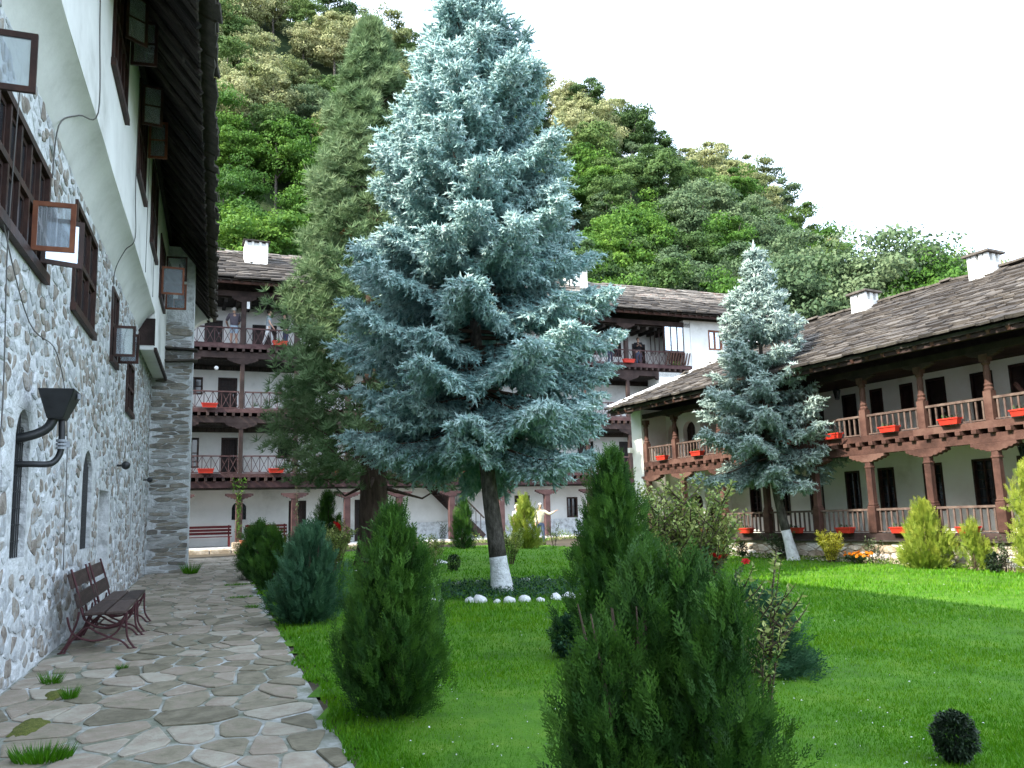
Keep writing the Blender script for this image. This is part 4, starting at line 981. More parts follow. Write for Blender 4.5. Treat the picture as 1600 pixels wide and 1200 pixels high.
# giant sequoia behind
def tuft_template(n=19, seed=2):
    r = np.random.default_rng(seed); V = []; Fc = []
    for k in range(n):
        d = r.normal(0, 1, 3); d[2] = abs(d[2])*.8+.15; d /= np.linalg.norm(d); t = np.cross(d, r.normal(0, 1, 3)); t /= np.linalg.norm(t)
        q = d*r.uniform(.7, 1.1)+np.array([0, 0, .1]); wd = .055; i = len(V)
        V += [tuple(d*.1-t*wd), tuple(d*.1+t*wd), tuple(q)]; Fc += [(i, i+1, i+2)]
    return np.array(V), np.array(Fc)
TF_V, TF_F = tuft_template()
def sequoia():
    root = empty('sequoia_tree', (-3.95, 24, 0), 0, 'tall green conifer with feathery tufts and brown inner twigs behind the blue spruce', 'tree')
    r = np.random.default_rng(4); offs, dirs, tone = [], [], []
    for k in range(900):
        u = (k+r.random())/900; u = u**.9; z = 2.2+13.8*u; az = k*2.39996+r.normal(0, .35)
        R_ = 3.3*(1-u)**.64*(1+.10*math.sin(az*5+z*1.3)+.10*math.sin(az*3-z*2.1)); R_ *= r.uniform(.76, 1.0)
        if u < .1: R_ *= .75+2.5*u
        out = np.array([math.cos(az), math.sin(az), 0]); tip = out*R_+np.array([0, 0, z+.25]); back = out*R_*.55+np.array([0, 0, z-.25*(1-u)])
        cw = (.34*(1-u)+.16)*r.uniform(.8, 1.25); tn = r.uniform(-.15, .2)
        for h in range(14):
            q = r.random()**.6; p = back+(tip-back)*q+np.clip(r.normal(0, 1, 3), -1.5, 1.5)*cw*np.array([.4, .4, .34])
            offs.append(p); d = out*.6+np.array([0, 0, .8]); dirs.append(d+r.normal(0, .3, 3)); tone.append(np.clip(q*.75+.1+tn+r.uniform(-.1, .15)+.25*(p[2]-z)/cw*.5, 0, 1))
    offs = np.array(offs); dirs = np.array(dirs); K = len(offs)
    z_ = dirs/np.linalg.norm(dirs, axis=1, keepdims=True); m = basis(dirs); m = np.stack([m[:, :, 1], m[:, :, 2], m[:, :, 0]], 2)*(r.uniform(.17, .30, K))[:, None, None]
    link('crown', scatter_mesh('crown', TF_V, TF_F, m, offs, M['sequoia'], np.array(tone)), root)
    mb = MB(); mb.tube([(0, 0, -.1), (0, 0, .3), (0, 0, 1), (0, 0, 3), (.02, 0, 7), (0, 0, 11), (.0, 0, 15)], [.62, .50, .42, .36, .25, .14, .04], 16)
    mb.build('trunk', M['trunk_brown'], root, smooth=True)
    mb = MB()
    for k in range(90):
        u = k/90; z = 2.2+12.5*u; az = k*2.4; L = 2.7*(1-u)**.62; mb.tube([(0, 0, z), (math.cos(az)*L*.5, math.sin(az)*L*.5, z-.15*L*(1-u)), (math.cos(az)*L*.9, math.sin(az)*L*.9, z+.2)], [.06*(1-u)+.015, .03, .01], 5)
    mb.build('limbs', M['trunk_brown'], root, kind='stuff')
sequoia()

# thujas and junipers
def spray_template(kind=0, seed=0):
    """flat feathery spray along +x in the xz plane, unit length"""
    r = np.random.default_rng(seed); V = []; Fc = []
    def leaf(p, d, L, wd):
        d = d/np.linalg.norm(d); t = np.array([-d[2], 0, d[0]])*wd; n = np.array([0, wd*.5, 0]); i = len(V)
        V.extend([tuple(p+d*L*.2-t*1.15), tuple(p+d*L*.2+t*1.15+n), tuple(p+d*L)]); Fc.append((i, i+1, i+2))
    leaf(np.zeros(3), np.array([1., 0, 0]), 1.0, .03)
    for k in range(7):
        x = .12+.12*k; L = .42*(1-.5*x); sg = 1 if k % 2 else -1
        a = .75+r.uniform(-.12, .12); leaf(np.array([x, 0, 0]), np.array([math.cos(a), r.uniform(-.2, .2), sg*math.sin(a)]), L, .035)
        q = np.array([x, 0, 0])+np.array([math.cos(a), 0, sg*math.sin(a)])*L*.45
        leaf(q, np.array([1, r.uniform(-.2, .2), sg*.25]), L*.6, .03)
    return np.array(V), np.array(Fc)
SP_V, SP_F = spray_template()
def thuja_mesh(name, H, R_, n, size, mt, seed, shape, spread=.45, bare=.0, peaks=1):
    """plumes: curved side branches set with flat feathery sprays, their tips standing proud of the outline"""
    r = np.random.default_rng(seed); offs, dirs, tone, spin = [], [], [], []
    pk = [(r.uniform(-.55, .55)*R_*(peaks > 1), r.uniform(-.45, .45)*R_*(peaks > 1), r.uniform(.62, .98) if q else 1) for q in range(peaks)]
    per = 46; npl = n//per
    for k in range(npl):
        q = k % peaks; cx, cy, hs = pk[q]; u = ((k+r.random())/npl)**.9; az = r.random()*2*PI
        lob = r.uniform(.52, 1.16)*(1+.15*math.sin(az*3+u*6+seed)); rad = R_*shape(u)*lob*(1 if peaks == 1 else .72)
        zt = bare+(H*hs-bare)*min(1, u+.04*r.random()); out = np.array([math.cos(az), math.sin(az), 0]); c0 = np.array([cx*(.2+.8*u), cy*(.2+.8*u), 0])
        L = rad*.75+.12*H; rise = L*r.uniform(.7, 1.5)/max(.6, spread*1.6); a_ = c0+out*rad*.12+np.array([0, 0, max(.02, zt-rise)]); b_ = c0+out*rad+np.array([0, 0, zt])
        pt = r.uniform(-.18, .18)
        for h in range(per):
            v = r.random()**.75; p = a_+(b_-a_)*v+out*rad*.28*math.sin(v*PI)+r.normal(0, 1, 3)*size*(.42 if v < .8 else .2)
            p[2] = max(p[2], .015)
            offs.append(p); g = (b_-a_)/np.linalg.norm(b_-a_); dirs.append(g*.9+out*spread*.5*(1-v)+np.array([0, 0, .35])+r.normal(0, .28, 3)); tone.append(np.clip(v*.55+.15+pt+.15*u+r.uniform(-.12, .2), 0, 1)); spin.append(az+r.normal(0, .8))  # tone darker at inner ends, shade of the bush interior painted in
    offs = np.array(offs); dirs = np.array(dirs); tone = np.array(tone); K = len(offs); spin = np.array(spin)
    d = dirs/np.linalg.norm(dirs, axis=1, keepdims=True); out = np.stack([np.cos(spin), np.sin(spin), np.zeros(K)], 1)
    y = np.cross(d, out); y /= np.linalg.norm(y, axis=1, keepdims=True)+1e-6; z = np.cross(d, y)
    m = np.stack([d, y, z], 2)*(size*r.uniform(.6, 1.3, K))[:, None, None]
    return scatter_mesh(name, SP_V, SP_F, m, offs, mt, tone)
cone = lambda u: (min(1, .55+u*3) if u < .15 else 1)*(1-u)**.62
egg = lambda u: min(1, .45+u*2.6)*(1-u**2.2)**.75
loose = lambda u: min(1, .60+u*2)*(1-u)**.8
def thuja(name, loc, H, R_, n, size, mt, seed, shape, label, cat, group=None, spread=.45, bare=.05, rz=0, peaks=1, stems=5):
    root = empty(name, loc, rz, label, cat, group)
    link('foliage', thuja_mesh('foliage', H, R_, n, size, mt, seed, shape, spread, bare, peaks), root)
    r = random.Random(seed); mb = MB()
    for k in range(stems):
        a = r.uniform(0, 6.28); q = R_*.45*r.random(); mb.tube([(0.04*math.cos(a), .04*math.sin(a), -.03), (q*.5*math.cos(a), q*.5*math.sin(a), H*.35), (q*math.cos(a), q*math.sin(a), H*.85)], [.022*H, .013*H, .003], 6)
    mb.build('stems', M['twig'], root, smooth=True)
    return root
HG = 'clipped junipers and thujas in the bed beside the path'
thuja('juniper_bush', (-.93, 6.5, 0), 1.45, .42, 6480, 0.112, M['thuja'], 3, egg, 'dark feathery thuja beside the path, second from the front', 'bush', HG, bare=.10)
thuja('juniper_bush', (-2.84, 11.9, 0), 1.25, .44, 4320, 0.157, M['thuja_blue'], 4, egg, 'blue green juniper beside the path behind the dark feathery thuja', 'bush', HG)
thuja('juniper_bush', (-4.75, 16.9, 0), 1.15, .36, 2880, 0.146, M['thuja'], 5, egg, 'rounded juniper beside the path, third of the row along the flagstones', 'bush', HG)
thuja('juniper_bush', (-5.95, 19.9, 0), 1.18, .40, 2160, 0.190, M['thuja'], 6, egg, 'farthest dark juniper of the row along the path', 'bush', HG)
thuja('thuja_bush', (.50, 3.62, 0), 1.27, .74, 16500, .092, M['thuja'], 7, loose, 'large loose thuja filling the bottom centre, nearest the camera', 'bush', bare=.0, peaks=7, stems=11, spread=.55)
thuja('thuja_bush', (.98, 8.7, 0), 1.98, .58, 9000, .125, M['thuja'], 8, cone, 'tall dark pointed thuja right behind the large nearest one', 'bush', bare=.02)
thuja('narrow_thuja', (3.75, 18.5, 0), 1.45, .20, 1080, 0.157, M['thuja'], 9, cone, 'slim upright thuja before the left end of the right veranda', 'bush')
thuja('narrow_thuja', (-5.6, 25.6, 0), 2.0, .55, 1872, 0.202, M['thuja'], 10, cone, 'pointed green thuja rising behind the row of junipers', 'bush')
thuja('narrow_thuja', (-1.95, 31.8, 0), 1.75, .42, 1296, 0.224, M['thuja'], 11, cone, 'dark pointed thuja left of the two visitors by the far gallery', 'bush')
thuja('narrow_thuja', (.35, 30.6, 0), 1.75, .62, 1728, 0.224, M['thuja_gold'], 12, cone, 'green golden thuja standing between the two visitors', 'bush')
thuja('narrow_thuja', NUDGE(9.2, 19.5, .62), 1.32, .52, 3744, 0.146, M['thuja_gold'], 13, cone, 'bright conical golden thuja before the right veranda plinth', 'bush', spread=.3)
thuja('narrow_thuja', NUDGE(9.95, 18.9, .5), .88, .30, 1080, 0.134, M['thuja_gold'], 14, loose, 'small thin yellowing thuja at the veranda plinth right of the conical one', 'bush', bare=.25)
thuja('narrow_thuja', NUDGE(10.55, 17.6, .6), 2.0, .36, 2736, 0.157, M['thuja_gold'], 15, lambda u: min(1, .7+u)*(1-u**3)**.6, 'tall columnar thuja cut by the right edge of the photo', 'bush')
thuja('spreading_juniper', (1.95, 7.6, 0), .62, .52, 3024, 0.146, M['thuja_blue'], 16, lambda u: (1-u)**.5, 'low spreading blue grey juniper right of the tall dark thuja', 'bush', spread=1.5, bare=0)

# leafy shrubs: arching stems with small leaves
def leaf_template():
    V = np.array([(0, 0, 0), (.4, -.28, .06), (.4, .28, .06), (1, 0, -.05), (.45, 0, -.03)]); Fc = np.array([(0, 1, 4), (1, 3, 4), (3, 2, 4), (2, 0, 4)]); return V, Fc
LF_V, LF_F = leaf_template()
def shrub(name, loc, H, R_, ns, leaf, mt, seed, label, cat, group=None, sp=.045, upright=.7, flowers=None, side=3):
    root = empty(name, loc, 0, label, cat, group); r = np.random.default_rng(seed); segs, offs, dirs, tone, tips = [], [], [], [], []
    for k in range(ns):
        az = r.random()*6.28; lean = r.random()**.6; h = H*r.uniform(.6, 1.0); P = []
        nseg = 7; top = np.array([math.cos(az)*R_*lean, math.sin(az)*R_*lean, h*(1-.25*lean*(1-upright))])
        base = np.array([math.cos(az)*.05, math.sin(az)*.05, 0]); ctrl = base*.6+top*.4; ctrl[2] = top[2]*.65
        brs = [(base, ctrl, top)]
        for b in range(side):
            f = r.uniform(.3, .85); p = base*(1-f)**2+2*ctrl*f*(1-f)+top*f*f; a2 = r.random()*6.28; l = H*.22*r.uniform(.5, 1.2)
            brs.append((p, p+np.array([math.cos(a2)*l*.5, math.sin(a2)*l*.5, l*.35]), p+np.array([math.cos(a2)*l*.8, math.sin(a2)*l*.8, l*.8])))
        for (b0, c0, t0) in brs:
            L = np.linalg.norm(t0-b0); prev = b0; nl = max(4, int(L/sp)); tips.append(t0)
            for q in range(1, nseg+1):
                f = q/nseg; p = b0*(1-f)**2+2*c0*f*(1-f)+t0*f*f; segs.append((prev, p, .007*(1-.8*(q-1)/nseg)*H, .007*(1-.8*q/nseg)*H)); prev = p
            for q in range(nl):
                f = .15+.85*q/nl; p = b0*(1-f)**2+2*c0*f*(1-f)+t0*f*f; tg = (c0-b0)*(1-f)+(t0-c0)*f; tg /= np.linalg.norm(tg)+1e-6
                for e in range(2):
                    a = q*1.6+e*PI; x = np.cross(tg, [.3, .2, .9]); x /= np.linalg.norm(x)+1e-6; y = np.cross(tg, x)
                    offs.append(p); dirs.append(tg*.6+x*math.cos(a)+y*math.sin(a)+r.normal(0, .15, 3)); tone.append(r.random()*.6+.4*f)
    K = len(offs); m = basis(np.array(dirs), spin=r.normal(0, .5, K))*(leaf*r.uniform(.7, 1.3, K))[:, None, None]
    link('leaves', scatter_mesh('leaves', LF_V, LF_F, m, np.array(offs), mt, np.array(tone)), root)
    V, Fs = tri_tubes(segs, 4); link('stems', np_mesh('stems', V, Fs, M['twig']), root)
    if flowers:
        fm, fs, cnt = flowers; ts = sorted(tips, key=lambda t: -t[2]); n = 0
        me = flower_mesh(fs, fm)
        for t in ts[:cnt]: link('flower', me, root, tuple(t), (r.random(), r.random(), r.random()*6))
    return root
def flower_mesh(s, m):
    mb = MB()
    for ring in range(3):
        for k in range(6):
            a = k*PI/3+ring*.5; o = .25+.25*ring; h = .5-.2*ring; c, sn = math.cos(a), math.sin(a)
            mb.add([(0, 0, 0), (s*(c*o-sn*.3), s*(sn*o+c*.3), s*h*.8), (s*c*(o+.25), s*sn*(o+.25), s*h), (s*(c*o+sn*.3), s*(sn*o-c*.3), s*h*.8)], [(0, 1, 2, 3)])
    return mb.mesh('flower', m)
shrub('leafy_shrub', (1.85, 9.6, 0), 1.86, .66, 46, .062, M['leaf'], 3, 'upright yellow green shrub rising behind the nearest thuja', 'bush', side=4)
shrub('leafy_shrub', (1.58, 5.9, 0), 1.22, .26, 9, .045, M['leaf'], 4, 'thin shrub with long single shoots right of the nearest thuja', 'bush', side=4)
shrub('rose_bush', (2.05, 9.1, 0), .95, .45, 12, .05, M['leaf_dark'], 5, 'dark leaved rose bush with small red blooms on the lawn', 'bush', flowers=(M['redflower'], .05, 5))
shrub('rose_bush', (-4.35, 20.9, 0), 1.22, .5, 18, .06, M['leaf'], 6, 'rose bush with one big red bloom behind the junipers', 'bush', flowers=(M['redflower'], .17, 1))
shrub('leafy_shrub', (-4.9, 23.0, 0), 1.35, .7, 24, .08, M['leaf'], 7, 'loose yellow green shrub left of the sequoia trunk', 'bush')
shrub('leafy_shrub', (-1.95, 20.6, 0), .95, .40, 14, .06, M['leaf'], 8, 'small yellow green shrub left of the main spruce trunk', 'bush')
shrub('leafy_shrub', (-.15, 22.6, 0), 1.05, .38, 14, .06, M['leaf'], 9, 'yellow green shrub just right of the main spruce trunk', 'bush')
shrub('dark_shrub', NUDGE(7.0, 22.9, .4), .75, .6, 16, .06, M['leaf_dark'], 10, 'dark low shrub at the foot of the smaller spruce', 'bush')
shrub('barberry_bush', NUDGE(7.35, 20.3, .7), .78, .34, 40, .05, M['yellow_leaf'], 11, 'bright yellow barberry before the right veranda plinth', 'bush', side=5, sp=.03)
shrub('barberry_bush', NUDGE(5.6, 23.6, .45), .55, .28, 14, .05, M['yellow_leaf'], 12, 'pale yellow bush at the left end of the veranda plinth', 'bush')
shrub('flower_clump', NUDGE(7.9, 20.2, .6), .30, .34, 26, .045, M['leaf_dark'], 13, 'clump of orange flowers at the veranda plinth', 'flowers', flowers=(M['orange'], .045, 40))
for i, (x, y, h, lab) in enumerate([(10.3, 18.3, .8, 'thin rose stalks before the plinth near the columnar thuja'), (8.35, 20.4, .7, 'thin rose stalks between the orange flowers and the conical thuja'), (5.25, 24.3, .6, 'thin stalks beside the pale yellow bush'), (1.5, 34.5, 1.0, 'tall weedy stalks by the porch edge right of the visitors'), (-2.9, 33.6, 1.1, 'weedy rose stalks in front of the far stair')]):
    shrub('rose_stalks', NUDGE(x, y, .35), h, .3, 7, .045, M['leaf_dark'], 30+i, lab, 'plant')
shrub('small_sprig', (4.9, 6.9, 0), .95, .25, 4, .05, M['leaf_dark'], 50, 'leafy sprig entering at the right edge of the photo', 'plant')
# vines on two porch posts of the far gallery
for i, (s_, z0, z1, lab) in enumerate([(1.78, .3, 2.95, 'climbing vine on the porch post next to the flower pot'), (4.1, .6, 3.5, 'thin climbing vine on the second porch post')]):
    root = empty('climbing_vine', Fw_(s_, -.2, 0) if False else (FM @ Vector((s_, -.2, 0))), 0, lab, 'plant', 'vines on the porch posts'); r = np.random.default_rng(60+i); K = 420 if i == 0 else 160
    z = z0+(z1-z0)*r.random(K)**.6; rad = np.where(z > z1-.6, .30 if i == 0 else .22, .10); a = r.random(K)*6.28
    offs = np.stack([np.cos(a)*rad*r.random(K)**.5, np.sin(a)*rad*r.random(K)**.5-.05, z], 1); m = basis(r.normal(0, 1, (K, 3)))*(.10*r.uniform(.7, 1.3, K))[:, None, None]
    link('leaves', scatter_mesh('leaves', LF_V, LF_F, m, offs, M['leaf_dark'] if i else M['forest_bright'], r.random(K)), root)
    MB().tube([(0, 0, .1), (.05, -.02, 1), (-.04, 0, 2), (0, 0, z1-.1)], .012, 5).build('stem', M['twig'], root)
# clipped box balls
def ball(loc, rad, label, n=2600, sz=.03, stem=True, mt=None):
    root = empty('boxwood_ball', loc, 0, label, 'bush', 'small clipped box balls'); r = np.random.default_rng(int(rad*1e4)+n); d = r.normal(0, 1, (n, 3)); d /= np.linalg.norm(d, axis=1, keepdims=True)
    q = (r.random(n)**.25)*(1+.12*np.sin(d[:, 0]*6+1)*np.sin(d[:, 2]*7)); offs = d*q[:, None]*rad*np.array([1, 1, 1.1])+np.array([0, 0, rad*1.35])
    m = basis(d+r.normal(0, .5, (n, 3)))*(sz*r.uniform(.6, 1.3, n))[:, None, None]
    link('leaves', scatter_mesh('leaves', LF_V, LF_F, m, offs, mt or M['box'], r.random(n)*q), root)
    MB().tube([(0, 0, -.02), (0.01, 0, rad*.5), (0, 0, rad*1.2)], [.013, .011, .008], 6).build('stem', M['twig'], root)
ball((2.42, 5.0, 0), .118, 'dark clipped box ball alone on the lawn, bottom right', 5000, .022)
ball((-1.52, 20.8, 0), .16, 'dark box ball beside the small yellow green shrub left of the spruce trunk', 900, .05)
ball(NUDGE(6.15, 23.7, .4), .16, 'box ball at the veranda plinth left of the smaller spruce', 900, .05)
ball(NUDGE(10.15, 18.5, .6), .15, 'box ball at the plinth beside the thin yellowing thuja', 900, .05)
ball((1.06, 9.2, 0), .2, 'bluish box ball just left of the nearest thuja', 1200, .04) if False else ball((.47, 8.6, 0), .17, 'bluish round bush peeping out left of the nearest thuja', 2500, .04, mt=M['thuja_blue'])

# forest on the hill: crowns of separate leaf clumps
def crown_mesh(seed, mt, nb, per, leaf, rx, rz_, ragged=.5):
    r = np.random.default_rng(seed); offs, dirs, tone = [], [], []
    for b in range(nb):
        d = r.normal(0, 1, 3); d /= np.linalg.norm(d); q = r.random()**.4*.86; c = d*q*np.array([rx, rx, rz_])*(1 if d[2] > -.2 else .8); br = rx*r.uniform(.13, .33)
        dd = r.normal(0, 1, (per, 3)); dd[:, 2] = np.where(dd[:, 2] < -.3, -dd[:, 2]*.5, dd[:, 2]); dd /= np.linalg.norm(dd, axis=1, keepdims=True)
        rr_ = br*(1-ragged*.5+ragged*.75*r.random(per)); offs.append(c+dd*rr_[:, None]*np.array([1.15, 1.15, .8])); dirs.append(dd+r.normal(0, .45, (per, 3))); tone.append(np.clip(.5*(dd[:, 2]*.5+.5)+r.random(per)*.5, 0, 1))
    offs = np.concatenate(offs); dirs = np.concatenate(dirs); tone = np.concatenate(tone); K = len(offs)
    nrm = dirs/np.linalg.norm(dirs, axis=1, keepdims=True); a = np.cross(nrm, r.normal(0, 1, (K, 3))); a /= np.linalg.norm(a, axis=1, keepdims=True); b = np.cross(nrm, a)
    sz = leaf*r.uniform(.6, 1.4, K)[:, None]; a *= sz; b *= sz*.62
    V = np.stack([offs-a, offs-b*.9+nrm*sz*.15, offs+a, offs+b*.9+nrm*sz*.15], 1).reshape(-1, 3)
    return np_mesh('crown', V, np.arange(4*K).reshape(-1, 4), mt, np.repeat(tone, 4))
def trunk_mesh(seed, H, r0):
    r = random.Random(seed); mb = MB(); top = (r.uniform(-.4, .4), r.uniform(-.3, .3), H)
    mb.tube([(0, 0, -1.5), (0, 0, 0), (top[0]*.4, top[1]*.4, H*.5), top], [r0*1.2, r0, r0*.75, r0*.3], 7)
    for k in range(6):
        f = .45+.08*k; a = r.uniform(0, 6.28); p = (top[0]*f, top[1]*f, H*f); L = H*.28; mb.tube([p, (p[0]+math.cos(a)*L*.6, p[1]+math.sin(a)*L*.6, p[2]+L*.5), (p[0]+math.cos(a)*L, p[1]+math.sin(a)*L, p[2]+L*1.0)], [r0*.45, r0*.25, .02], 5)
    return mb.mesh('trunk', M['trunk'], smooth=True)
KINDS = {'pale': ('forest_pale', 'pale yellow grey broadleaf tree among the upper slopes of the hill', 'pale trees high on the wooded hill'),
         'bright': ('forest_bright', 'bright green broadleaf tree on the lower slope of the hill', 'bright green trees low on the wooded hill'),
         'mid': ('forest_mid', 'mid green broadleaf tree on the wooded hillside', 'mid green trees across the wooded hill'),
         'grey': ('forest_grey', 'grey green open crowned tree on the wooded hillside', 'grey green trees across the wooded hill')}
CM = {}
for i, (k, (mn, _, _)) in enumerate(KINDS.items()):
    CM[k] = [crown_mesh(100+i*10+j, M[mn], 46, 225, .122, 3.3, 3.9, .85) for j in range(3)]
TM = [trunk_mesh(70+j, 6.5, .16) for j in range(3)]
rf = random.Random(77); nT = 0; FT = []
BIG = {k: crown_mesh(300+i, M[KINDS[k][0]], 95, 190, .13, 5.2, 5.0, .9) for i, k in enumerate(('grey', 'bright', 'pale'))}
BIG['mid'] = BIG['grey']
def forest_tree(x, y, z, kind, sc, label=None, group=None, own=False, th=4.2):
    global nT
    mn, lab, grp = KINDS[kind]
    t = empty('forest_tree', (x, y, z), rf.uniform(0, 6.28), label or lab, 'tree', grp if group is None else group)
    if label is None: FT.append((kind, t, pixel((x, y, z+6))))
    t.scale = (sc*rf.uniform(.88, 1.12), sc*rf.uniform(.88, 1.12), sc)
    link('trunk', rf.choice(TM), t); nT += 1
    if own:
        t.scale = (1, 1, 1); link('crown', BIG[kind], t, (0, 0, 8.0), scale=(sc/1.6,)*3)
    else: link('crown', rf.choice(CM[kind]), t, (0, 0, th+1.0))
y = 54.0
while y < 114:
    stp = 4.3 if y < 84 else 4.9; x = -62+rf.uniform(0, 4)
    while x < 62:
        X = x+rf.uniform(-1.6, 1.6); Y = y+rf.uniform(-1.8, 1.8); z = hill_h(X, Y)
        az = X/Y; t = (Y-50)/60
        vis = -.40 < az < .44 and (z+9-1.5)/Y > .205 - (.0 if az < .38 else 0)
        if vis and z > 1:
            hide = (z+9-1.5)/Y
            pal = (t > .55) and rf.random() < .62 if az < -.12 else (t > .80 and rf.random() < .40)
            kind = 'pale' if pal else ('bright' if (az < -.14 and t < .55 and rf.random() < .8) else rf.choice(['mid', 'mid', 'bright', 'grey']))
            forest_tree(X, Y, z-.3, kind, rf.uniform(.82, 1.18))
        x += stp
    y += 4.0 if y < 84 else 4.6
print('forest trees', nT)
# word every hillside tree's label by what it stands near
SEC = [(360, 'at the left eaves'), (460, 'left of the sequoia'), (640, 'behind the sequoia'), (880, 'behind the tall spruce'), (1000, 'right of the tall spruce'), (1130, 'left of the smaller spruce tip'), (1240, 'above the smaller spruce tip'), (9999, 'right of the smaller spruce tip')]
BND = [(60, 'on the ridge'), (150, 'near the ridge'), (240, 'high on the slope'), (330, 'halfway up the slope'), (9999, 'low above the roofs')]
KN = {'pale': 'pale yellowish', 'bright': 'bright green', 'mid': 'mid green', 'grey': 'grey green'}; FG = {}
for kind, t, (px, py) in FT:
    FG.setdefault((kind, next(b for a, b in BND if py < a), next(b for a, b in SEC if px < a)), []).append((px, t))
for (kind, bnd, sec), ts in FG.items():
    ts.sort(key=lambda q: q[0])
    for i, (px, t) in enumerate(ts): t['label'] = '%s tree %s %s' % (KN[kind], bnd, sec)+('' if len(ts) == 1 else ', %s from left' % ORD[i])
# separate trees right of the hill, behind the veranda roof
for (x, y, z, k, sc, lab) in [(18.6, 52, 3.4, 'mid', 1.75, 'dark green tree at the right foot of the hill, against the sky'), (22.0, 50, 4.2, 'grey', 1.75, 'open grey green tree behind the left chimney of the right roof'), (26.3, 53, 4.4, 'grey', 1.7, 'pale open tree between the two chimneys of the right roof'), (24.4, 46, 2.8, 'bright', 1.35, 'low bright green tree between the two chimneys'), (30.2, 55, 4.8, 'pale', 1.5, 'pale yellowish tree left of the right hand chimney')]:
    forest_tree(x, y, z, k, sc, lab, group='single trees behind the veranda roof', own=True)
# bare leaning trunks seen against the dark wood
for (x, y, dx, H, lab) in [(8.6, 60, 2.2, 7.5, 'pale leaning bare trunk on the slope right of the blue spruce'), (7.8, 61, .7, 6.5, 'thin pale upright trunk left of the leaning one')]:
    z = hill_h(x, y); o = MB().tube([(0, 0, -.5), (dx*.4, 0, H*.4), (dx, .2, H)], [.15, .12, .05], 7).build('bare_trunk', M['trunk'], smooth=True); o.location = (x, y-2, z); tag(o, lab, 'tree trunk')
# ================================================================== OBJECTS IN THE COURTYARD
# ring of white stones and ground cover round the main spruce
r_ = random.Random(15)
import bmesh
def rock_mesh(seed, m):
    rr = random.Random(seed); b = bmesh.new(); bmesh.ops.create_icosphere(b, subdivisions=2, radius=1)
    for v in b.verts: v.co *= 1+.22*math.sin(v.co.x*3+seed)*math.cos(v.co.y*2.5+seed*2)+rr.uniform(-.05, .05)
    me = bpy.data.meshes.new('white_stone'); b.to_mesh(me); b.free(); me.materials.append(m); me.polygons.foreach_set('use_smooth', [True]*len(me.polygons)); return me
WS = []; WS2 = []
RK = [rock_mesh(i, M['white_stone']) for i in range(4)]
cx, cy, rx, ry = -.1, 15.6, 1.75, 1.95
sides = ['front left', 'front', 'front right', 'right', 'back', 'left']
n = 46
for k in range(n):
    a = -PI/2+2*PI*k/n; 
    dens = math.sin(a) < -.35
    if not dens and k % 2: continue
    sz = r_.uniform(.05, .09)*(1.15 if dens and math.cos(a) > -.3 else .85)
    if math.cos(a) < -.45 and dens and r_.random() < .5: continue
    x, y = cx+math.cos(a)*rx+r_.uniform(-.04, .04), cy+math.sin(a)*ry+r_.uniform(-.04, .04)
    o = link('white_stone', r_.choice(RK), None, (x, y, sz*.45), (0, 0, r_.uniform(0, 6)), (sz*r_.uniform(.9, 1.5), sz, sz*r_.uniform(.7, 1)))
    tag(o, 'white stone', 'stone', 'white stones ringing the main spruce'); WS.append((x, y, o))
for k in range(16):
    a = 2*PI*k/16; sz = r_.uniform(.07, .11)
    o = link('white_stone', r_.choice(RK), None, (-3.9+math.cos(a)*1.9, 23.4+math.sin(a)*2.2, sz*.4), (0, 0, a), (sz*1.3, sz, sz*.8)); tag(o, 'white stone', 'stone', 'white stones ringing the sequoia bed'); WS2.append((o.location.x, o.location.y, o))
for L_, cy_, nm in ((WS, cy, 'the tall blue spruce'), (WS2, 23.4, 'the sequoia')):
    for half, word in ((lambda y: y < cy_, 'front'), (lambda y: y >= cy_, 'back')):
        for i, (x, y, o) in enumerate(sorted([q for q in L_ if half(q[1])], key=lambda q: q[0])): o['label'] = 'white painted stone ringing %s, %s from left on the %s arc' % (nm, ORD[i], word)
r = np.random.default_rng(9); K = 5200; a = r.random(K)*6.28; q = np.sqrt(r.random(K)); offs = np.stack([cx+np.cos(a)*q*1.65, cy+np.sin(a)*q*1.85, .02+.10*r.random(K)], 1)
gc = scatter_mesh('ground_cover', LF_V, LF_F, basis(np.stack([r.normal(0, 1, K), r.normal(0, 1, K), r.random(K)*1.2], 1))*(.055*r.uniform(.6, 1.3, K))[:, None, None], offs, M['thuja_blue'], r.random(K)*.7)
tag(link('ground_cover', gc), 'low grey green ground cover under the main spruce', 'ground cover', kind='stuff')
r = np.random.default_rng(10); K = 3000; s_ = r.uniform(-2, 9.5, K)
P = np.array([RM @ Vector((float(s), .15+abs(float(t))*.35, 0)) for s, t in zip(s_, r.normal(0, .6, K))]); P[:, 2] = .02+.09*r.random(K)
gc = scatter_mesh('border_plants', LF_V, LF_F, basis(np.stack([r.normal(0, 1, K), r.normal(0, 1, K), .3+r.random(K)], 1))*(.06*r.uniform(.6, 1.4, K))[:, None, None], P, M['leaf'], r.random(K)*.6)
tag(link('border_plants', gc), 'low weeds along the foot of the veranda plinth', 'ground cover', kind='stuff')
r = np.random.default_rng(12); K = 5200; s_ = r.uniform(1.5, 21, K); P = np.array([FM @ Vector((float(s), -1.9-abs(float(t))*.7, 0)) for s, t in zip(s_, r.normal(0, 1, K))]); P[:, 2] = .02+.22*r.random(K)**2*(1+np.sin(s_*3))
gc = scatter_mesh('border_plants', LF_V, LF_F, basis(np.stack([r.normal(0, 1, K), r.normal(0, 1, K), .3+r.random(K)], 1))*(.09*r.uniform(.6, 1.4, K))[:, None, None], P, M['leaf'], r.random(K)*.6)
tag(link('border_plants', gc), 'low mixed flower border in front of the far gallery porch', 'ground cover', kind='stuff')
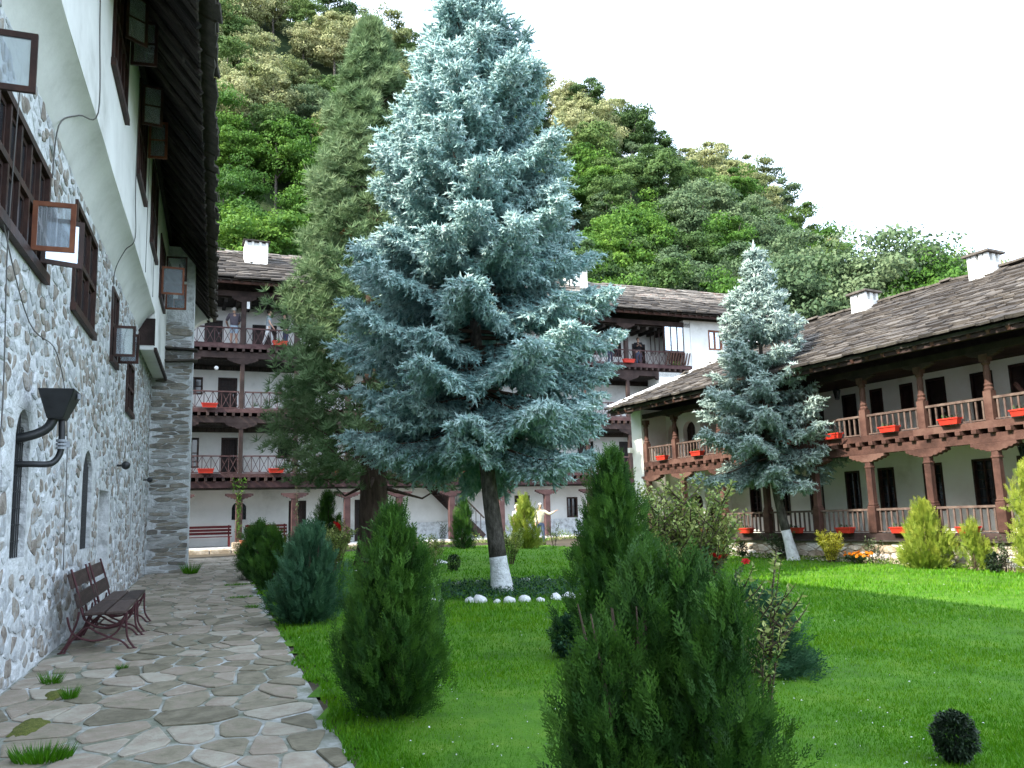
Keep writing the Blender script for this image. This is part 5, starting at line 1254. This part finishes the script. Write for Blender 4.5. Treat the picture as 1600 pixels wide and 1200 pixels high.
# junipers' mulch
# ------------------------------------------------------------------ park benches beside the stone wall
def park_bench(s0, L, label):
    root = empty('park_bench', LM @ Vector((s0, 0, 0)), L_RZ, label, 'bench', 'benches against the stone wall')
    # local x along, y into the wall: front edge y=-.82, back y=-.2
    for k in range(2):
        MB().box(0, L, -.80+.225*k, -.595+.225*k, .415, .45).build('seat_plank', M['bench_wood'], root, bevel=.006)
    for k, (z, y) in enumerate(((.58, -.29), (.80, -.215))):
        o = MB().cbox((0, 0, 0), L, .03, .17).build('back_plank', M['bench_wood'], root, bevel=.006); o.location = (L/2, y, z); o.rotation_euler = (-.28, 0, 0)
    for x in (.14, L-.14):
        mb = MB(); ir = .0125
        def arc(pts): mb.tube(smooth_line([(x+p[2] if len(p) > 2 else x, p[0], p[1]) for p in pts], 5), ir, 6)
        arc([(-.20, .93), (-.27, .70), (-.33, .45), (-.38, .34), (-.55, .26), (-.72, .30), (-.80, .41)])        # back, dipping under the seat
        arc([(-.80, .41), (-.66, .41), (-.45, .41), (-.34, .41)])
        arc([(-.16, .0), (-.24, .14), (-.38, .27), (-.50, .21), (-.64, .14), (-.76, .09), (-.84, .0)])            # crossing legs
        arc([(-.18, .40), (-.24, .22), (-.40, .13), (-.56, .13), (-.70, .20), (-.78, .36)])
        arc([(-.12, .0), (-.20, .12), (-.28, .33), (-.30, .45)])
        arc([(-.80, .42), (-.80, .25), (-.82, .12), (-.90, .0)])
        mb.box(x-.03, x+.03, -.92, -.84, 0, .012); mb.box(x-.03, x+.03, -.18, -.10, 0, .012)
        mb.build('iron_frame', M['bench_iron'], root, smooth=True)
    MB().tube([(.14, -.45, .25), (L-.14, -.45, .25)], .01, 6).build('stretcher', M['bench_iron'], root)
park_bench(10.9, 1.42, 'brown plank bench with curled maroon iron legs, nearer of the two at the wall')
park_bench(12.37, 1.42, 'brown plank bench with curled maroon iron legs, farther of the two at the wall')
def porch_bench(s0, L, label):
    root = empty('porch_bench', FM @ Vector((s0, 0, .2)), 0, label, 'bench', 'dark red benches on the far porch', rot=F_ROT)
    for k in range(3): MB().box(0, L, -.30+.14*k+.6, -.18+.14*k+.6, .40, .43).build('seat_plank', M['bench_red'], root)
    for k in range(3): MB().box(0, L, .74+.01*k, .77+.01*k, .50+.13*k, .60+.13*k).build('back_plank', M['bench_red'], root)
    for x in (.1, L-.1):
        MB().box(x-.03, x+.03, .32, .38, 0, .40).build('leg', M['bench_red'], root); MB().box(x-.03, x+.03, .775, .83, 0, .88).build('leg', M['bench_red'], root)
porch_bench(-.45, 2.0, 'dark red bench on the far porch left of the potted vine post')
porch_bench(2.1, 1.7, 'dark red bench on the far porch right of the potted vine post')
# pot at the vine
root = empty('flower_pot', FM @ Vector((1.95, -.35, .2)), 0, 'red brown flower pot at the foot of the vine post', 'pot')
MB().tube([(0, 0, 0), (0, 0, .22), (0, 0, .23), (0, 0, .27)], [.10, .14, .16, .16], 14).build('body', M['pot'], root, smooth=False); MB().tube([(0, 0, .272), (0, 0, .275)], [.14, .14], 14).build('soil', M['soil'], root)
o = MB().cbox((0, 0, .11), .42, .4, .26).build('foot_stone', M['plinth'], None, bevel=.03); o.location = FM @ Vector((1.72, -.2, .16)); o.rotation_euler = (0, 0, F_RZ); tag(o, 'pale stone block at the foot of the vine post', 'stone')

# ------------------------------------------------------------------ vent hood on bent black pipes (left wall)
root = empty('vent_hood', L_O, L_RZ, 'black metal funnel on bent pipes sticking out of the near arched window', 'vent')
def hopper():
    mb = MB(); x0, x1 = 9.0, 9.5
    top = [(x0, -.13), (x1, -.13), (x1, -.45), (x0, -.45)]; bot = [(x0+.12, -.20), (x1-.12, -.20), (x1-.12, -.34), (x0+.12, -.34)]
    mb.add([(*p, 2.74) for p in top]+[(*p, 2.46) for p in bot], [(0, 1, 5, 4), (1, 2, 6, 5), (2, 3, 7, 6), (3, 0, 4, 7), (4, 5, 6, 7), (0, 3, 2, 1)])
    return mb
hopper().build('funnel', M['black_metal'], root, bevel=.008)
MB().tube(smooth_line([(9.15, .30, 2.24), (9.15, 0, 2.28), (9.2, -.18, 2.36), (9.22, -.25, 2.48)], 5), .045, 14).build('upper_pipe', M['black_metal'], root, smooth=True)
MB().tube(smooth_line([(9.3, -.30, 2.48), (9.3, -.31, 2.26), (9.3, -.30, 2.14), (9.28, -.26, 2.06), (9.25, -.20, 2.03), (9.2, -.05, 2.03), (9.18, .30, 2.03)], 6), .030, 14).build('lower_pipe', M['black_metal'], root, smooth=True)
mb = MB()
for z in (2.19, 2.225, 2.26): mb.tube([(9.3, -.31, z-.012), (9.3, -.31, z+.012)], .05, 14)
mb.cbox((9.3, -.36, 2.225), .03, .05, .06); mb.build('clamp', M['grey_metal'], root)
MB().cbox((9.25, -.455, 2.69), .10, .016, .05).build('latch', M['grey_metal'], root)
for (s_, z, rr, lab) in [(17.2, 2.45, .055, 'small dark round lamp on the stone wall between the arched window and the slits'), (23.3, 2.42, .05, 'small dark round lamp on the stone wall above the farthest slit')]:
    root = empty('wall_lamp', LM @ Vector((s_, -.02, z)), L_RZ, lab, 'lamp', 'small round lamps on the stone wall')
    b = bmesh.new(); bmesh.ops.create_uvsphere(b, u_segments=12, v_segments=8, radius=rr*1.4); me = bpy.data.meshes.new('globe'); b.to_mesh(me); b.free(); me.materials.append(M['black_metal']); link('globe', me, root, (0, -.14, 0)); MB().tube([(0, .02, 0), (0, -.1, 0)], .02, 8).build('arm', M['black_metal'], root)

# ------------------------------------------------------------------ red planters
def planter_mesh(w=.45, d=.16, h=.13):
    mb = MB(); a, b, t = w/2, w/2*.86, .012; c, e = d/2, d/2*.75
    mb.add([(-b, -e, 0), (b, -e, 0), (b, e, 0), (-b, e, 0), (-a, -c, h), (a, -c, h), (a, c, h), (-a, c, h), (-a+t, -c+t, h), (a-t, -c+t, h), (a-t, c-t, h), (-a+t, c-t, h), (-b, -e+t, .03), (b, -e+t, .03), (b, e-t, .03), (-b, e-t, .03)],
           [(0, 3, 2, 1), (0, 1, 5, 4), (1, 2, 6, 5), (2, 3, 7, 6), (3, 0, 4, 7), (4, 5, 9, 8), (5, 6, 10, 9), (6, 7, 11, 10), (7, 4, 8, 11), (8, 9, 13, 12), (9, 10, 14, 13), (10, 11, 15, 14), (11, 8, 12, 15), (12, 13, 14, 15)])
    mb.box(-a-.012, a+.012, -c-.012, -c-.001, h-.025, h+.004); mb.box(-a-.012, a+.012, c+.001, c+.012, h-.025, h+.004)
    return mb.mesh('planter', M['redplastic'])
PMs = planter_mesh(); PMf = planter_mesh(.62, .22, .18)
soilm = MB().box(-.2, .2, -.05, .05, .10, .12).mesh('soil', M['soil'])
def sprigs(seed, n=26):
    r = np.random.default_rng(seed); offs = np.stack([r.uniform(-.2, .2, n), r.uniform(-.04, .04, n), .12+.05*r.random(n)], 1)
    return scatter_mesh('plants', LF_V, LF_F, basis(np.stack([r.normal(0, .6, n), r.normal(0, .6, n), np.ones(n)], 1))*(.06*r.uniform(.6, 1.3, n))[:, None, None], offs, M['leaf_dark'], r.random(n))
SPR = sprigs(3)
def planter(Mx, rot, p, me, lab, grp):
    o = empty('flower_box', Mx @ Vector(p), 0, lab, 'flower box', grp, rot=rot); link('box', me, o); link('soil', soilm, o); link('plants', SPR, o); return o
GU, GL, GF = 'red flower boxes on the upper veranda edge', 'red flower boxes on the lower veranda edge', 'red flower boxes on the far galleries'
for s, lab in zip((8.0, 6.34, 2.95, 1.31, -.27, -1.76, -3.3), ('red flower box on the upper veranda by the arched doors', 'red flower box on the upper veranda just left of the smaller spruce', 'red flower box on the upper veranda right beside the smaller spruce crown', 'red flower box on the upper veranda, second right of the smaller spruce', 'orange red flower box on the upper veranda above the conical golden thuja', 'bright orange red flower box on the upper veranda, third from the right edge', 'red flower box on the upper veranda at the right edge of the photo')):
    planter(RM, R_ROT, (s, .15, 2.905), PMs, lab, GU)
for s, lab in zip((6.17, 4.52, 2.77, 1.21, -.31, -1.9), ('red flower box at the lower veranda rail, leftmost', 'red flower box at the lower veranda rail, left of the smaller spruce trunk', 'red flower box at the lower veranda rail behind the smaller spruce trunk', 'dark red flower box at the lower veranda rail behind the yellow barberry', 'dark red flower box at the lower veranda rail behind the conical golden thuja', 'red flower box at the lower veranda rail above the thin yellowing thuja')):
    planter(RM, R_ROT, (s, .16, .693), PMs, lab, GL)
for s, z, lab in ((.51, 5.85, 'red flower box on the second gallery of the far building'), (3.26, 8.57, 'red flower box on the top gallery below the walking man'), (.44, 3.18, 'red flower box on the first far gallery, leftmost'), (3.2, 3.18, 'red flower box on the first far gallery, second from the left'), (5.86, 3.18, 'red flower box on the first far gallery left of the sequoia trunk'), (8.68, 3.18, 'red flower box on the first far gallery between sequoia and spruce trunks'), (11.38, 3.18, 'red flower box on the first far gallery just left of the spruce trunk'), (14.24, 3.18, 'red flower box on the first far gallery right of the spruce trunk'), (20.18, 8.57, 'red flower box with greenery on the top gallery below the person in red')):
    planter(FM, F_ROT, (s, -.26, z), PMf, lab, GF)
# ------------------------------------------------------------------ white cat-sized details: wire from the stone building to the chimney
o = MB().tube(smooth_line([LM @ Vector((31, -.8, 9.0)), FM @ Vector((0, 0, 12.6)), FM @ Vector((1.9, 1.3, 12.9))], 5), .012, 5).build('overhead_wire', M['wire']); tag(o, 'thin wire running from the left eaves to the far chimney', 'wire')

# ================================================================== PEOPLE
def skin_mesh(name, verts, edges, radii, root, m, sub=1):
    me = bpy.data.meshes.new(name+'_cage'); me.from_pydata(verts, edges, []); ob = bpy.data.objects.new(name+'_cage', me); COL.objects.link(ob)
    md = ob.modifiers.new('s', 'SKIN'); md.use_smooth_shade = True
    for i, v in enumerate(me.skin_vertices[0].data): v.radius = radii[i] if hasattr(radii[i], '__len__') else (radii[i], radii[i]); v.use_root = (i == root)
    if sub: sm = ob.modifiers.new('u', 'SUBSURF'); sm.levels = sub
    dg = bpy.context.evaluated_depsgraph_get(); out = bpy.data.meshes.new_from_object(ob.evaluated_get(dg)); out.name = name
    out.materials.clear(); out.materials.append(m); bpy.data.objects.remove(ob); bpy.data.meshes.remove(me); return out
def person(Mx, p, yaw, H, shirt, trousers, hair, label, arms='down', walk=0.0, sleeves=.5, shorts=False, skirt=False, hairlen=0, lean=0.0, cap=None):
    """one continuous skinned body with clothing shells as children; faces local -y at yaw 0"""
    k = H/1.75; rz = (F_RZ if Mx is FM else 0)+yaw
    root = empty('person', Mx @ Vector(p), rz, label, 'person')
    hip, chest, neck = (0, 0, .93), (0, -.02-lean*.5, 1.30), (0, -.03-lean, 1.47)
    V = {'pel': hip, 'wai': (0, -.01-lean*.2, 1.10), 'che': chest, 'nek': neck, 'hea': (0, -.05-lean, 1.60), 'top': (0, -.045-lean, 1.70)}
    rd = {'pel': (.155, .11), 'wai': (.135, .10), 'che': (.17, .115), 'nek': (.052, .055), 'hea': (.078, .098), 'top': (.06, .07)}
    E = [('pel', 'wai'), ('wai', 'che'), ('che', 'nek'), ('nek', 'hea'), ('hea', 'top')]
    for sg, s in (('l', 1), ('r', -1)):
        f = walk*s
        V.update({'hp'+sg: (.09*s, 0, .86), 'kn'+sg: (.10*s, -f*.6-.02, .49), 'an'+sg: (.11*s, -f*1.0+(.06 if f < 0 else 0), .09), 'to'+sg: (.12*s, -f*1.0-.15, .035)})
        rd.update({'hp'+sg: .095, 'kn'+sg: .058, 'an'+sg: .038, 'to'+sg: (.042, .03)})
        E.extend([('pel', 'hp'+sg), ('hp'+sg, 'kn'+sg), ('kn'+sg, 'an'+sg), ('an'+sg, 'to'+sg)])
        sh = (.185*s, -.02-lean*.8, 1.40)
        mode = arms if isinstance(arms, str) else arms[0 if s > 0 else 1]
        if mode == 'down': el, wr = (.24*s, -.02+f*.3, 1.12), (.25*s, -.12+f*.6, .88)
        elif mode == 'hips': el, wr = (.36*s, .02, 1.14), (.19*s, -.06, 1.02)
        elif mode == 'rail': el, wr = (.27*s, -.20-lean*.6, 1.14), (.16*s, -.42-lean*.6, 1.02)
        elif mode == 'point': el, wr = (.38*s, -.12, 1.26), (.58*s, -.25, 1.38)
        else: el, wr = (.25*s, -.08, 1.12), (.10*s, -.27, 1.22)
        V.update({'sh'+sg: sh, 'el'+sg: el, 'wr'+sg: wr}); rd.update({'sh'+sg: .06, 'el'+sg: .042, 'wr'+sg: .027}); E.extend([('che', 'sh'+sg), ('sh'+sg, 'el'+sg), ('el'+sg, 'wr'+sg)])
        d = Vector(wr)-Vector(el); d.normalize(); side = d.cross(Vector((0, 0, 1))) if abs(d.z) < .9 else Vector((0, 1, 0)); side.normalize(); hp = Vector(wr)+d*.07
        V['ha'+sg] = tuple(hp); rd['ha'+sg] = (.036, .02); E.append(('wr'+sg, 'ha'+sg))
        curl = d.cross(side)
        for q in range(4):
            b = hp+side*(.028-.0187*q)+d*.02; c1 = b+d*(.035 if q in (0, 3) else .042)+curl*.008; c2 = c1+d*.03+curl*.02
            V['f%d%s' % (q, sg)] = tuple(c1); V['g%d%s' % (q, sg)] = tuple(c2); rd['f%d%s' % (q, sg)] = .009; rd['g%d%s' % (q, sg)] = .007; E.extend([('ha'+sg, 'f%d%s' % (q, sg)), ('f%d%s' % (q, sg), 'g%d%s' % (q, sg))])
        t1 = Vector(wr)+d*.045+side*.045; V['t'+sg] = tuple(t1+d*.02); rd['t'+sg] = .010; E.append(('wr'+sg, 't'+sg))
    V['nos'] = (0, -.155-lean, 1.595); rd['nos'] = .012; E.append(('hea', 'nos'))
    names = list(V); ix = {n: i for i, n in enumerate(names)}
    sc = lambda v: (v[0]*k, v[1]*k, v[2]*k); srad = lambda x: tuple(a*k for a in x) if hasattr(x, '__len__') else x*k
    def part(nm, keys, grow, m, edits=None, rootk=None):
        VV = dict(V); 
        if edits: VV.update(edits)
        ks = [q for q in keys]; im = {n: i for i, n in enumerate(ks)}; ed = [(im[a], im[b]) for a, b in E if a in im and b in im]
        rr = [srad(tuple(a+grow for a in rd[q]) if hasattr(rd[q], '__len__') else rd[q]+grow) for q in ks]
        if nm == 'shirt': rr[ks.index('nek')] = srad((.088, .085)); rr[ks.index('che')] = srad((.20, .145)); rr[ks.index('wai')] = srad((.165, .13)); rr[ks.index('pel')] = srad((.18, .14))
        if nm == 'trousers': rr[ks.index('wai')] = srad((.14, .10))
        return skin_mesh(nm, [sc(VV[q]) for q in ks], ed, rr, im[rootk or 'pel'], m, 1)
    link('body', part('body', names, 0, M['skin']), root)
    fr = lambda a, b, t: tuple(a[i]+(b[i]-a[i])*t for i in range(3))
    # shirt: torso and sleeves cut at the given share of the forearm
    ed = {'nek': fr(V['che'], V['nek'], .85)}; keys = ['pel', 'wai', 'che', 'nek']
    for sg in 'lr':
        keys += ['sh'+sg, 'el'+sg]
        if sleeves >= 1: keys.append('wr'+sg); ed['wr'+sg] = fr(V['el'+sg], V['wr'+sg], .92)
        else: ed['el'+sg] = fr(V['sh'+sg], V['el'+sg], sleeves)
    ed['pel'] = (0, 0, .84)
    link('shirt', part('shirt', keys, .02, shirt, ed), root)
    keys = ['pel', 'wai']; ed = {'wai': (0, 0, 1.07)}
    for sg in 'lr':
        keys += ['hp'+sg, 'kn'+sg]
        if shorts: ed['kn'+sg] = fr(V['hp'+sg], V['kn'+sg], .8)
        else: keys.append('an'+sg)
    tm_ = part('trousers', keys, .012 if not skirt else .05, trousers, ed); link('trousers', tm_, root)
    shoe = MB()
    for sg in 'lr':
        a, t = Vector(sc(V['an'+sg])), Vector(sc(V['to'+sg])); shoe.tube([a+Vector((0, .05, -.045))*k, a+Vector((0, 0, -.03))*k, t+Vector((0, 0, .005)), t+Vector((0, -.05, 0))*k], [.035*k, .055*k, .045*k, .03*k], 8)
    link('shoes', shoe.mesh('shoes', M['door'], smooth=True), root)
    # head: hair cap, eyes
    hc = Vector(sc(V['hea'])); b = bmesh.new(); bmesh.ops.create_uvsphere(b, u_segments=14, v_segments=9, radius=1)
    for v in list(b.verts):
        c = v.co.copy()
        if (c.y < -.45 and c.z < .35) or c.z < -.55-(hairlen*10): b.verts.remove(v); continue
        if hairlen and c.z < -.2: v.co.z -= hairlen*6
        v.co = Vector((v.co.x*.094*k, v.co.y*.112*k, v.co.z*.112*k))
    me = bpy.data.meshes.new('hair'); b.to_mesh(me); b.free(); me.materials.append(cap or hair); me.polygons.foreach_set('use_smooth', [True]*len(me.polygons)); link('hair', me, root, hc+Vector((0, .012, .035))*k)
    eye = MB()
    for s in (-1, 1): eye.cbox(hc+Vector((.032*s, -.098, .012))*k, .018*k, .008*k, .009*k)
    link('eyes', eye.mesh('eyes', M['dark']), root)
    m2 = MB().cbox(hc+Vector((0, -.096, -.045))*k, .04*k, .008*k, .008*k).mesh('mouth', M['bench_red']); link('mouth', m2, root)
    return root
def cloth(n, a, b): return mat(n, [a, b], 6, .9)
c_grey = cloth('grey_purple_cloth', (.09, .08, .10), (.14, .12, .15)); c_blue = cloth('light_blue_cloth', (.30, .40, .50), (.42, .52, .62)); c_check = cloth('checked_grey_cloth', (.22, .27, .32), (.45, .50, .54))
c_white = cloth('white_cloth', (.62, .62, .62), (.75, .75, .75)); c_black = cloth('black_cloth', (.012, .012, .015), (.025, .025, .03)); c_red = cloth('red_cloth', (.65, .03, .02), (.78, .06, .03)); c_cream = cloth('cream_cloth', (.55, .50, .36), (.66, .60, .45)); c_denim = cloth('denim_cloth', (.04, .06, .11), (.07, .10, .17))
h_dark = cloth('dark_hair', (.015, .010, .008), (.03, .02, .015)); h_grey = cloth('grey_hair', (.55, .54, .52), (.70, .69, .67)); h_brown = cloth('brown_hair', (.06, .035, .02), (.10, .06, .035))
person(FM, (1.46, .75, 8.53), PI+.15, 1.84, c_grey, c_blue, h_grey, 'man in a grey shirt and light blue shorts standing on the top far gallery', arms='rail', shorts=True, sleeves=.95)
person(FM, (2.86, .5, 8.53), 1.35, 1.74, c_check, c_white, h_dark, 'man in a checked shirt and pale trousers walking on the top far gallery', arms='down', walk=.20, sleeves=.7)
person(FM, (3.62, .7, 8.53), -1.2, 1.66, c_black, c_denim, h_dark, 'person in black with long dark hair on the top far gallery next to the conifer', arms='chest', hairlen=.03, sleeves=1)
person(FM, (19.48, .35, 8.53), .1, 1.60, c_red, c_denim, h_dark, 'person in a bright red top leaning over the top gallery rail at the right', arms='rail', lean=.14, sleeves=1)
person(FM, (18.5, .55, 8.53), 1.0, 1.68, c_white, c_denim, h_grey, 'person in a white top half hidden by the blue spruce on the top gallery', arms='down', sleeves=.6)
person(FM, (21.45, .9, 8.53), -.3, 1.62, c_black, c_denim, h_brown, 'dark dressed person standing back in the shade of the top gallery', arms='chest', sleeves=1)
person(Matrix.Identity(4), (.02, 33.1, .0), .9, 1.60, c_white, c_black, h_grey, 'white haired visitor in white and black standing left of the golden thuja', arms='down', sleeves=.8)
person(Matrix.Identity(4), (.95, 33.6, .0), .25, 1.62, c_cream, c_denim, h_grey, 'white haired visitor in a cream blouse stretching one arm out beside the porch post', arms=('point', 'down'), sleeves=1, walk=.08)
